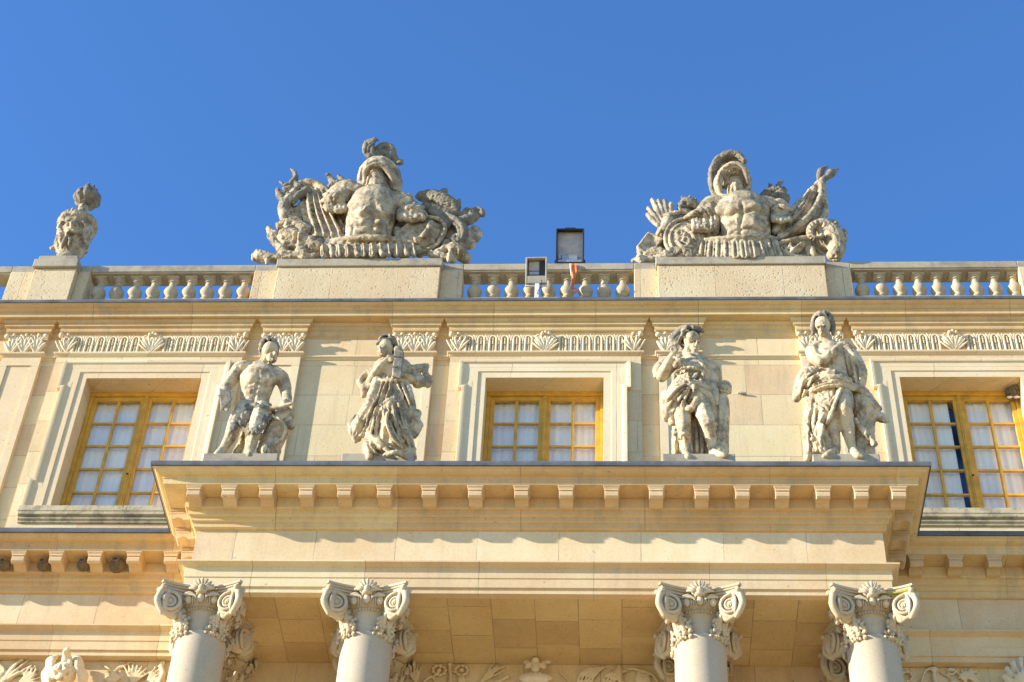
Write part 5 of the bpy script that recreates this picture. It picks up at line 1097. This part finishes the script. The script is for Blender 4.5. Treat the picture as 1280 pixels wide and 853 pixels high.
S.T(q, [(75, 590, .0), (130, 518, .0)], [7, 7], n=6, smooth=False); S.T(q, [(130, 518, .0), (208, 548, .0)], [7, 7], n=6, smooth=False); S.T(q, [(78, 594, .0), (132, 640, .0)], [7, 7], n=6, smooth=False)
S.finish(q, 'square_shield', 'trophy', t, voxel=.013, rough=.006, smooth=1, strokes=[([(150, 585), (170, 570)], 20, -.02)])
q = MB()
c = S.P(320, 545, -.02); q.ell(c, (100*S.k, .08, 118*S.k), (0, 0, 0), 26, 12)
pts = [(322+102*math.cos(a), 548+105*math.sin(a), -.04) for a in [i*2*PI/22 for i in range(22)]]; S.T(q, pts+pts[:1], 11, n=8, smooth=False)
pts = [(324+78*math.cos(a), 550+82*math.sin(a), -.08) for a in [i*2*PI/22 for i in range(22)]]; S.T(q, pts+pts[:1], 7, n=8, smooth=False)
scroll(S, q, 300, 520, -.11, 26, 1.2, 0, 1, 9); scroll(S, q, 330, 560, -.12, 24, 1.2, 2, -1, 9); S.T(q, [(280, 560, -.11), (310, 590, -.12), (360, 590, -.11)], [9, 11, 9]); S.T(q, [(330, 490, -.1), (360, 520, -.11), (385, 560, -.1)], [9, 10, 8])
S.finish(q, 'oval_shield', 'trophy', t, voxel=.013, rough=.008, seed=31)
q = MB()
scroll(S, q, 262, 622, -.1, 28, 1.3, PI, -1, 13); scroll(S, q, 345, 628, -.12, 22, 1.2, PI, 1, 12); S.T(q, [(260, 645, -.05), (310, 605, -.1), (360, 645, -.1), (410, 640, -.1)], [14, 18, 16, 12]); S.T(q, [(120, 640, .0), (170, 620, -.04), (230, 640, -.08)], [20, 34, 22]); sagleaf(S, q, 110, 655, -.04, 180, 50, 18); S.T(q, [(50, 665, .0), (110, 660, -.02), (200, 655, -.04)], [12, 18, 16]); rosette(S, q, 70, 660, -.04, 15)
qk = MB(); S.T(qk, [(850, 590, -.1), (880, 600, -.12), (890, 575, -.1)], [9, 9, 8]); S.T(qk, [(905, 620, -.1), (945, 590, -.1)], [34, 34], n=4, smooth=False, flat=.6); S.T(qk, [(860, 620, -.08), (900, 645, -.1), (960, 650, -.1)], [16, 14, 12]); S.T(qk, [(885, 590, -.11), (900, 610, -.11)], [12, 14]); S.finish(qk, 'book_and_chain', 'trophy', t, voxel=.014, rough=.008, seed=38)
S.finish(q, 'arms_heap', 'trophy', t, voxel=.014, rough=.012, seed=32)
q = MB()   # ram head
S.T(q, [(1060, 500, .0), (1110, 540, -.06), (1135, 590, -.12), (1130, 640, -.14)], [62, 62, 48, 36], n=16); S.E(q, 1120, 640, -.12, (42, 40, 30)); S.E(q, 1085, 560, .05, (80, 60, 85))
pts = []; N = 26
for i in range(N+1): a = -.3-1.75*PI*i/N; pts.append((1030+52*math.cos(a)*(1-.45*i/N), 515+52*math.sin(a)*(1-.45*i/N), -.16-.06*i/N))
S.T(q, pts, [24-12*i/N for i in range(N+1)], n=10, sub=2)
rng = random.Random(9)
for i in range(50): a = rng.uniform(-1.9, .9); rr = rng.uniform(45, 88); S.E(q, 1095+rr*math.cos(a), 545+rr*math.sin(a)*1.05, rng.uniform(-.06, .12), rng.uniform(10, 17), None, 8, 6)
for (u, v) in ((1115, 455), (1150, 490), (1182, 525), (1178, 555)): S.T(q, [(u-12, v+12, .05), (u, v, .05), (u+8, v-8, .05)], [14, 11, 4], n=8)
S.T(q, [(1000, 600, -.1), (1010, 630, -.12), (1025, 645, -.1)], [18, 14, 10]); S.T(q, [(980, 600, -.05), (990, 640, -.06)], [20, 16])
S.finish(q, 'ram_head', 'trophy', t, voxel=.012, strokes=[([(1100, 545)], 11, -.045), ([(1100, 545)], 5, .02), ([(1120, 640)], 7, -.03), ([(1145, 625)], 6, -.03), ([(1105, 658), (1150, 655)], 5, -.03), ([(1080, 530), (1110, 525), (1130, 540)], 7, .025)]+[([(1030+34*math.cos(-.3-.38*i), 515+34*math.sin(-.3-.38*i)), (1030+66*math.cos(-.3-.38*i), 515+66*math.sin(-.3-.38*i))], 4, -.022) for i in range(14)], rough=.008, seed=33)

# ------------------------------------------------------------------ urn with a bearded mask and a flame
S = Sculpt(0, 220, 3.879, .16)
t = thing('stone_urn', 'carved stone urn with a bearded mask and leafy flame finial at the left roofline end', 'urn', (-8.21, .16, 23.5))
c = S.P(350, 385, 0); zb = 23.50; k = S.k
def ZZ(v): return S.P(355, v, 0).z
q = MB(); prof = [(50, 392), (54, 376), (44, 366), (50, 354), (60, 335), (74, 290), (84, 245), (88, 222), (84, 214), (92, 206), (98, 198), (97, 188), (90, 182)]
cx, cy = -8.19, .16
PR = [(r*k, S.P(355, 392-(392-v)*1.1, -r*k).z) for r, v in prof]; zt = PR[-1][1]
q.lathe(PR+[(78*k, zt+.015), (60*k, zt+.05), (34*k, zt+.08), (24*k, zt+.14), (24*k, ZZ(150))], (cx, cy, 0), 40)
for i in range(34):
    a = 2*PI*i/34; q.ell((cx+math.cos(a)*94*k, cy+math.sin(a)*94*k, zt-.045), (.020, .020, .045), None, 8, 6)
    if i % 2: q.ell((cx+math.cos(a)*86*k, cy+math.sin(a)*86*k, zt+.01), .026, None, 8, 6)
for i in range(14):
    a = 2*PI*i/14+.2; d = Vector((math.cos(a), math.sin(a), 0)); p = Vector((cx, cy, 0)); z_ = PR[4][1]; q.tube([p+d*58*k+Vector((0, 0, z_)), p+d*74*k+Vector((0, 0, z_+.16)), p+d*84*k+Vector((0, 0, z_+.28))], [.025, .035, .010], n=8, sub=3)
for sg, u in ((-1, 300), (1, 405)): S.T(q, [(u, 228, -.26), (u+sg*12, 250, -.22), (u+sg*6, 285, -.22), (u+sg*10, 320, -.18)], [11, 14, 12, 7], n=8)
S.T(q, [(322, 300, -.26), (308, 325, -.25), (300, 350, -.22)], [10, 11, 5]); S.T(q, [(340, 305, -.28), (335, 335, -.26)], [9, 6]); S.T(q, [(325, 272, -.30), (345, 264, -.33), (370, 272, -.30), (385, 268, -.27)], [6, 8, 8, 5])
S.E(q, 350, 245, -.27, (34, 20, 34)); S.E(q, 255, 352, .0, 13); S.T(q, [(255, 352, .0), (285, 350, .0)], [9, 9])
S.finish(q, 'vase', 'trophy', t, voxel=.014, strokes=[([(330, 236)], 8, -.05), ([(366, 236)], 8, -.05), ([(318, 222), (335, 218)], 6, .03), ([(362, 218), (382, 224)], 6, .03), ([(348, 228), (348, 256)], 8, .05), ([(335, 282), (350, 285), (365, 282)], 5, -.04), ([(300, 300), (295, 340)], 7, -.03), ([(392, 300), (385, 345)], 7, -.03)], chisel=.012, rough=.012, seed=41)
q = MB(); p = Vector((cx+.02, cy, 0)); rng = random.Random(2); z0, z1 = ZZ(142), ZZ(44)
for ring, (r_, h_, n_) in enumerate(((.9, .72, 9), (.6, .95, 7), (.25, 1.1, 5))):
    for i in range(n_):
        a = 2*PI*i/n_+ring; d = Vector((math.cos(a), math.sin(a), 0)); H = (z1-z0)*h_*.80
        q.tube([p+d*.05+Vector((0, 0, z0+.02)), p+d*(.05+.15*r_)+Vector((0, 0, z0+H*.45)), p+d*(.03+.15*r_)+Vector((0, 0, z0+H*.8)), p+d*(.06+.09*r_)+Vector((0, 0, z0+H*1.05))], [.05, .065, .05, .014], n=8, sub=3)
q.lathe([(.08, z0-.02), (.12, z0+.01), (.10, z0+.05)], (p.x, p.y, 0), 20)
S.finish(q, 'flame_finial', 'trophy_dark', t, voxel=.012, rough=.006, seed=42)

# ================================================================== FLOODLIGHTS, STRAP, SMALL THINGS
def at(px, py, Y):
    r_ = fw*FPX + rt*(px-640) - up*(py-426.5); return CAM + r_*((Y-CAM.y)/r_.y)
# large black floodlight standing on the rail, facing down towards the viewer
c = at(712.5, 309, .0); tl = thing('floodlight', 'large black-framed floodlight with stained reflector standing on the balustrade rail', 'floodlight', (c.x, c.y, c.z), 'roofline floodlights')
X = Vector((1, -.02, -.03)).normalized(); tilt = R(52); N_ = Vector((0, -math.cos(tilt)*1, -math.sin(tilt)*1)); U_ = X.cross(N_); U_ = U_ if U_.z > 0 else -U_
# nearly upright housing leaning outwards
tilt = R(18); N_ = Vector((0, -math.cos(tilt), -math.sin(tilt))); U_ = Vector((0, -math.sin(tilt), math.cos(tilt)))
hw, hh = .233, .33
q = MB(); Z3 = Vector((0, 0, 0))
for sg in (-1, 1): q.obox(Z3+X*sg*(hw-.012), X*.012, N_*.05, U_*hh)
q.obox(Z3+U_*(hh-.012), X*(hw-.0245), N_*.05, U_*.012); q.obox(Z3-U_*(hh-.012), X*(hw-.0245), N_*.05, U_*.012); q.obox(Z3-N_*.056, X*hw, N_*.006, U_*hh)
q.obox(Z3+U_*(hh+.008)+N_*.03, X*.09, N_*.02, U_*.0075); q.obox(Z3-N_*.12, X*hw*.7, N_*.06, U_*hh*.6)
q.build('housing', 'black', tl, bevel=.004)
q = MB(); g_ = []
for i in range(9):
    t_ = -1+2*i/8; g_.append([Z3+X*(hw-.026)*s_*(1-.0*i)+U_*(hh-.026)*t_+N_*(-.045+.0*s_) for s_ in (-1, -.9, -.5, 0, .5, .9, 1)])
    for j, s_ in enumerate((-1, -.9, -.5, 0, .5, .9, 1)): g_[-1][j] = g_[-1][j]+N_*(.07*max(0, (abs(s_)-.8)/.2)*0+.05*max(0, (-t_-.55)))
q.sheet(g_, .004); q.build('reflector', 'rusty', tl)
q = MB(); q.obox(Z3-U_*hh*.62+N_*.0, X*hw*.55, N_*.012, U_*.045); q.obox(Z3-U_*hh*.48+N_*.005, X*hw*.58, N_*.01, U_*.012); q.build('lamp_tube', 'steel', tl, bevel=.008)
q = MB(); q.obox(Z3-U_*hh*.55-X*hw*.72, X*.02, N_*.02, U_*.05); q.obox(Z3-U_*hh*.84, X*hw*.85, N_*.02, U_*.03); q.build('lamp_base', 'steel', tl, bevel=.005)
q = MB()
for sg in (-1, 1): q.obox(Z3+X*sg*(hw+.012)-U_*(hh-.04)-N_*.03, X*.01, N_*.03, U_*.05)
q.obox(Z3-U_*(hh+.02)-N_*.06, X*(hw+.02), N_*.02, U_*.012); q.build('bracket', 'black', tl, bevel=.004)
# small beige floodlight in front of the balusters
c = at(670.5, 340, -.27); tl = thing('floodlight', 'small beige floodlight mounted low in front of the balusters', 'floodlight', (c.x, c.y, c.z), 'roofline floodlights')
X = Vector((1, 0, .02)).normalized(); tilt = R(20); N_ = Vector((0, -math.cos(tilt), -math.sin(tilt))); U_ = Vector((0, -math.sin(tilt), math.cos(tilt))); hw, hh = .172, .235
q = MB()
for sg in (-1, 1): q.obox(Z3+X*sg*(hw-.013), X*.013, N_*.07, U_*hh)
q.obox(Z3+U_*(hh-.013), X*(hw-.0265), N_*.07, U_*.013); q.obox(Z3-U_*(hh-.065), X*(hw-.0265), N_*.068, U_*.065); q.obox(Z3-N_*.075, X*hw, N_*.005, U_*hh)
q.obox(Z3-N_*.12, X*hw*.8, N_*.04, U_*hh*.8); q.build('housing', 'beige', tl, bevel=.006)
q = MB(); q.obox(Z3+U_*hh*.28-X*hw*.22-N_*.03, X*hw*.52, N_*.02, U_*hh*.56); q.build('reflector', 'rusty', tl, bevel=.01)
q = MB(); q.obox(Z3-U_*hh*.12-X*hw*.22+N_*.0, X*hw*.46, N_*.012, U_*hh*.12); q.obox(Z3+U_*hh*.09-X*hw*.22+N_*.0, X*hw*.50, N_*.012, U_*hh*.03); q.build('lamp_tube', 'steel', tl, bevel=.006)
q = MB(); q.obox(Z3+U_*hh*.2+X*hw*.55-N_*.02, X*hw*.27, N_*.02, U_*hh*.62); q.build('opening_shade', 'dark', tl)  # near-black block stands in for the shade inside the housing
q = MB(); q.obox(Z3-U_*(hh+.022)+N_*.01, X*.165, N_*.02, U_*.012)
for sg in (-1, 1): q.obox(Z3+X*sg*.165-U_*(hh-.0)+N_*.01, X*.008, N_*.018, U_*.035)
q.build('bracket', 'white', tl, bevel=.003)
q = MB(); zc = 22.21-c.z; q.box(-.015, .055, .02, .06, zc, -hh-.01); q.box(-.06, .10, -.02, .12, zc-.012, zc); q.build('post', 'white', tl, bevel=.004)
q = MB(); q.tube([(.09, -.04, -hh+.0), (.095, -.05, -hh-.09), (.08, -.04, -hh-.17), (.04, 0, -hh-.22), (.03, .04, -hh-.3)], .007, n=8); q.build('cable', 'black', tl, smooth=True)
# orange strap hanging over the rail
c = at(717, 335, -.05); t = thing('ratchet_strap', 'orange webbing strap tied over the balustrade rail', 'strap', (c.x, c.y, c.z))
q = MB(); g_ = []
for (v, w_, y, dx) in ((332, 3.8, .02, -.5), (329.6, 3.8, -.005, -.5), (333, 3.7, -.02, -.3), (338, 3.6, -.022, 0), (343, 3.0, -.008, .2), (348, 2.1, -.01, .2), (353, 1.6, .0, -.2), (358, 1.5, .01, -1.2), (361, 1.3, .0, -1.2)):
    g_.append([at(717+dx-w_, v, -.03+y)-c, at(717+dx-w_*.3, v, -.045+y)-c, at(717+dx+w_*.3, v, -.035+y)-c, at(717+dx+w_, v, -.045+y)-c])
q.sheet(g_, .006); q.build('webbing', 'orange', t)
q = MB(); q.tube([at(x, y, -.06)-c for x, y in ((716, 359), (720.5, 361.5), (721, 364.5), (718, 366), (715.5, 364))], .014, n=8); q.build('hook', 'orange', t, smooth=True)
q = MB(); q.tube([at(x, y, -.07)-c for x, y in ((712.5, 330), (713.5, 340), (714.5, 350), (712.5, 358), (709, 364))], .008, n=8); q.build('cord', 'white', t, smooth=True)
# little white fitting on the wall
c = at(927.5, 491.5, -.03); t = thing('wall_fitting', 'tiny white fitting fixed to the wall between the two right statues', 'fitting', (c.x, -.03, c.z))
q = MB(); q.tube([(-.055, 0, .008), (.05, 0, -.005)], .018, n=12, smooth=False); q.build('body', 'beige', t, smooth=True)
q = MB(); q.box(-.02, .02, .0, .031, -.015, .015); q.build('mount', 'steel', t)
# swallow nests
def nest(px, py, Y, r, label):
    c = at(px, py, Y); t = thing('swallow_nest', label, 'bird nest', (c.x, c.y, c.z), 'mud nests under the left cornice')
    rng = random.Random(int(px)); q = MB(); q.ell((0, .02, 0), (r, r*.8, r), None, 20, 12)
    for i in range(90):
        a = rng.uniform(0, 6.28); z = rng.uniform(-.95, .7); rr = math.sqrt(1-z*z); q.ell((r*rr*math.cos(a), .02+r*.8*rr*math.sin(a), r*z), r*.16, None, 6, 4)
    for i in range(14): a = i*.45; q.ell((-.01+r*.42*math.cos(a), -r*.72, r*.38+r*.28*math.sin(a)), r*.13, None, 6, 4)
    q.build('mud_cup', 'mud', t, smooth=True)
    q = MB(); q.ell((-.01, -r*.74, r*.38), (r*.30, r*.16, r*.2), None, 12, 6); q.build('entrance_shade', 'dark', t, smooth=True)  # dark plug on the solid cup paints the shade of the hole
for px, lb in ((4.5, 'round mud swallow nest at the extreme left end of the lower cornice'), (54, 'mud swallow nest beside the second bracket from the left'), (103.5, 'mud swallow nest beside the third bracket from the left'), (146, 'rounder mud swallow nest with a clear hole, nearest the portico')):
    nest(px, 706, -.68, .10 if px == 146 else .08, lb)
c = at(1268, 489, .1); t = thing('swallow_nest', 'half-broken mud swallow nest in the upper right corner of the right window', 'bird nest', (c.x, c.y, c.z))
q = MB(); rng = random.Random(8)
for i in range(150):
    a = rng.uniform(1.57, 4.9); z = rng.uniform(-.9, .6); rr = math.sqrt(1-z*z)
    if z > .1 and 3.6 < a < 4.6: continue
    q.ell((.02+.13*rr*math.cos(a), .06+.11*rr*math.sin(a), .02+.12*z), .020, None, 6, 4)
q.build('mud_cup', 'mud', t, smooth=True)
q = MB(); q.ell((-.08, .03, -.10), (.05, .03, .012), None, 8, 5); q.ell((.02, .02, -.11), (.06, .03, .012), None, 8, 5); q.build('droppings', 'white', t, smooth=True)

# ================================================================== CARVED RELIEFS BELOW (only their tops are seen)
class Rel(Sculpt):
    pass
def relief(name, x0, x1, items, Yw=-.25, voxel=.014, mat='relief', seed=0):
    S = Rel(x0, 820, 1.0, Yw); q = MB(); items(S, q)
    return S.finish(q, name, mat, pal, voxel=voxel, rough=.006, seed=seed)
def sheaf(S, q, u, v, ang, n, L, r, sp=9):
    for i in range(n):
        a = R(ang+(i-(n-1)/2)*sp); S.T(q, [(u, v, -.01), (u+math.cos(a)*L*.6, v-math.sin(a)*L*.6, -.05), (u+math.cos(a)*L, v-math.sin(a)*L, -.03)], [r, r*.9, r*.6], n=7, sub=3)
def itemsA(S, q):
    sheaf(S, q, 0, 35, 40, 3, 46, 2.6, 10); sheaf(S, q, 22, 38, 35, 6, 34, 1.8, 9); S.T(q, [(-4, 10, -.02), (4, 16, -.03), (8, 26, -.02)], [4, 3, 2]); S.T(q, [(8, 22, -.02), (18, 12, -.03), (30, 5, -.02)], [2.2, 2.4, 1.5]); S.E(q, 2, 24, -.02, (6, 4, 6)); sheaf(S, q, 40, 36, 100, 4, 22, 2, 16); S.T(q, [(10, 32, -.02), (22, 22, -.03), (34, 24, -.03), (44, 34, -.02)], [2.2, 3, 3, 2])
relief('relief_panel', 0, 50, itemsA, seed=1)
def itemsB(S, q):
    for (a, b, c_, d_) in ((5, 8, 30, 28), (10, 30, 36, 8), (14, 14, 40, 34)): S.T(q, [(a, b, -.01), ((a+c_)/2, (b+d_)/2, -.035), (c_, d_, -.02)], [1.4, 1.6, 1.3], n=7)
    sheaf(S, q, 46, 34, 75, 7, 26, 2, 14); S.E(q, 20, 28, -.02, (11, 4, 8)); sheaf(S, q, 62, 34, 40, 4, 26, 2, 12); S.T(q, [(80, 12, -.02), (84, 22, -.04), (80, 36, -.04)], [3.5, 4, 7]); S.E(q, 83, 10, -.03, (5, 4, 4)); S.E(q, 74, 34, -.03, (9, 5, 6)); S.T(q, [(90, 34, -.01), (98, 24, -.02), (104, 16, -.02)], [3, 2.5, 1.5]); S.T(q, [(24, 20, -.02), (36, 12, -.03), (44, 8, -.02)], [1.8, 2, 1.4]); S.T(q, [(50, 16, -.02), (60, 22, -.03), (70, 22, -.03)], [2, 2, 2])
relief('relief_panel', 120, 205, itemsB, seed=2)
def itemsC(S, q):
    sheaf(S, q, 5, 34, 100, 5, 26, 1.8, 14)
    for cx_ in (34, 62):
        for i in range(9): a = i*.7; S.E(q, cx_+8*math.cos(a), 18+6*math.sin(a), -.03, (3.2, 2.4, 2.8), None, 8, 6)
        S.E(q, cx_, 18, -.03, 3.5)
    S.T(q, [(47, 12, -.03), (48, 24, -.04), (48, 40, -.03)], [2.2, 2.6, 2.6]); S.E(q, 47, 11, -.04, 3.4); S.E(q, 62, 30, -.03, (7, 4, 7)); sheaf(S, q, 84, 34, 40, 4, 36, 1.8, 9); S.T(q, [(10, 36, -.02), (24, 26, -.03), (30, 34, -.02)], [2, 2.4, 2]); S.T(q, [(90, 30, -.02), (104, 18, -.03), (115, 14, -.02)], [2, 3, 2]); S.T(q, [(104, 34, -.02), (120, 26, -.03)], [3, 3])
relief('relief_panel', 515, 640, itemsC, seed=3)
def itemsD(S, q):
    for i in range(5): S.T(q, [(8+i*4, 40, -.02), (14+i*5, 22, -.045), (28+i*5, 14-i*.4, -.03)], [1.6, 1.9, 1.3], n=7)
    for i in range(4): S.T(q, [(40+i*4, 38, -.02), (46+i*5, 24, -.045), (62+i*4, 18, -.03)], [1.6, 1.9, 1.3], n=7)
    S.T(q, [(62, 13, -.03), (63, 24, -.05), (64, 38, -.04)], [3, 3.4, 2.8]); sheaf(S, q, 68, 34, 130, 4, 24, 1.8, 14); sheaf(S, q, 84, 36, 60, 5, 24, 1.8, 12); S.T(q, [(74, 16, -.03), (88, 18, -.04), (104, 24, -.03), (112, 36, -.02)], [1.8, 2, 2, 2]); S.E(q, 92, 30, -.03, (12, 4, 8)); S.T(q, [(-14, 20, -.02), (-4, 28, -.03), (4, 38, -.02)], [1.4, 1.6, 1.4])
relief('relief_panel', 712, 830, itemsD, seed=4)
def itemsE(S, q):
    for i in range(9): a = i*.7; S.E(q, 8+7*math.cos(a), 26+6*math.sin(a), -.03, 2.6, None, 8, 6)
    S.T(q, [(26, 36, -.02), (30, 22, -.04), (36, 16, -.04), (42, 16, -.03)], [1.4, 1.8, 1.8, 1.4]); S.E(q, 42, 17, -.04, (6, 4, 4)); S.T(q, [(42, 20, -.03), (44, 36, -.04)], [3.4, 4]); S.T(q, [(50, 20, -.02), (60, 26, -.03), (70, 34, -.02)], [1.4, 1.6, 1.4]); S.E(q, 64, 18, -.03, (6, 4, 3.5)); scroll(S, q, 64, 18, -.06, 6, 1.0, 0, 1, 1.6); sheaf(S, q, 82, 34, 100, 4, 18, 2, 18); sheaf(S, q, 100, 36, 135, 5, 26, 1.6, 8); S.T(q, [(74, 28, -.03), (84, 22, -.03), (96, 20, -.02)], [2, 2.4, 2]); S.E(q, 66, 34, -.03, (6, 4, 4))
relief('relief_panel', 1125, 1235, itemsE, seed=5)
# keystone with a maned mask at the left
S = Sculpt(0, 800, 6.095, -.36)
q = MB(); S.E(q, 480, 265, -.10, (100, 90, 95)); S.E(q, 470, 290, -.28, (46, 40, 34)); S.T(q, [(500, 190, -.10), (508, 120, -.16), (510, 80, -.2)], [42, 34, 24]); S.E(q, 515, 78, -.24, (22, 20, 18)); S.E(q, 490, 88, -.24, (14, 12, 16)); S.T(q, [(530, 130, -.14), (535, 180, -.16)], [20, 16]); S.T(q, [(470, 175, -.16), (490, 165, -.16)], [14, 14])
for sg, c0 in ((-1, 480), (1, 505)):
    for j in range(3):
        x = lambda a: c0+sg*a
        S.T(q, [(x(50+j*6), 125+j*8, -.04), (x(105-j*12), 150+j*12, -.08-.03*j), (x(118-j*16), 210+j*6, -.1-.03*j), (x(150-j*22), 270, -.08-.03*j), (x(140-j*20), 350, -.06-.03*j)], [16, 20, 20, 20, 16], n=9)
S.finish(q, 'mask_keystone', 'carve', pal, voxel=.014, strokes=[([(430, 255)], 12, -.04), ([(515, 258)], 12, -.04), ([(408, 300)], 6, -.05), ([(472, 296)], 6, -.05), ([(400, 318), (440, 312), (500, 318)], 8, -.06), ([(400, 235), (430, 225), (460, 240)], 10, .03), ([(490, 225), (520, 220), (550, 240)], 10, .03), ([(470, 180), (460, 230)], 6, -.03), ([(500, 200), (520, 215), (540, 200)], 6, -.03), ([(440, 190), (420, 220)], 6, -.025)], rough=.008, seed=51)
# crest keystone in the middle and shell at the right
S = Sculpt(490, 800, 3.657, -.32)
q = MB(); S.E(q, 655, 95, -.1, (19, 18, 16)); S.T(q, [(655, 105, -.08), (655, 140, -.1)], [16, 20]); scroll(S, q, 622, 122, -.08, 14, 1.1, PI, -1, 8); scroll(S, q, 690, 122, -.08, 14, 1.1, PI, 1, 8); S.T(q, [(615, 100, .02), (655, 90, .03), (710, 98, .02), (725, 92, .02)], [16, 18, 16, 10])
for i in range(9): a = R(-70+17.5*i); S.T(q, [(655, 190, -.05), (655+math.sin(a)*45, 190-math.cos(a)*20, -.16), (655+math.sin(a)*72, 188-math.cos(a)*34, -.14)], [10, 13, 10], n=8)
S.E(q, 655, 190, -.1, (60, 40, 24)); S.finish(q, 'crest_keystone', 'carve', pal, voxel=.013, rough=.006, seed=52)
S = Sculpt(1100, 780, 7.11, -.40)
q = MB()
for i in range(9): a = R(-100+22*i); S.T(q, [(1290, 520, -.02), (1290+math.sin(a)*110, 520-math.cos(a)*110, -.10), (1290+math.sin(a)*185, 520-math.cos(a)*195, -.08)], [20, 34, 38], n=9)
S.E(q, 1300, 500, -.1, (130, 90, 130)); S.finish(q, 'shell_keystone', 'carve', pal, voxel=.014, strokes=[([(1290+math.sin(R(-89+22*i))*110, 520-math.cos(R(-89+22*i))*110), (1290+math.sin(R(-89+22*i))*215, 520-math.cos(R(-89+22*i))*225)], 8, -.05) for i in range(9)], rough=.006, seed=53)
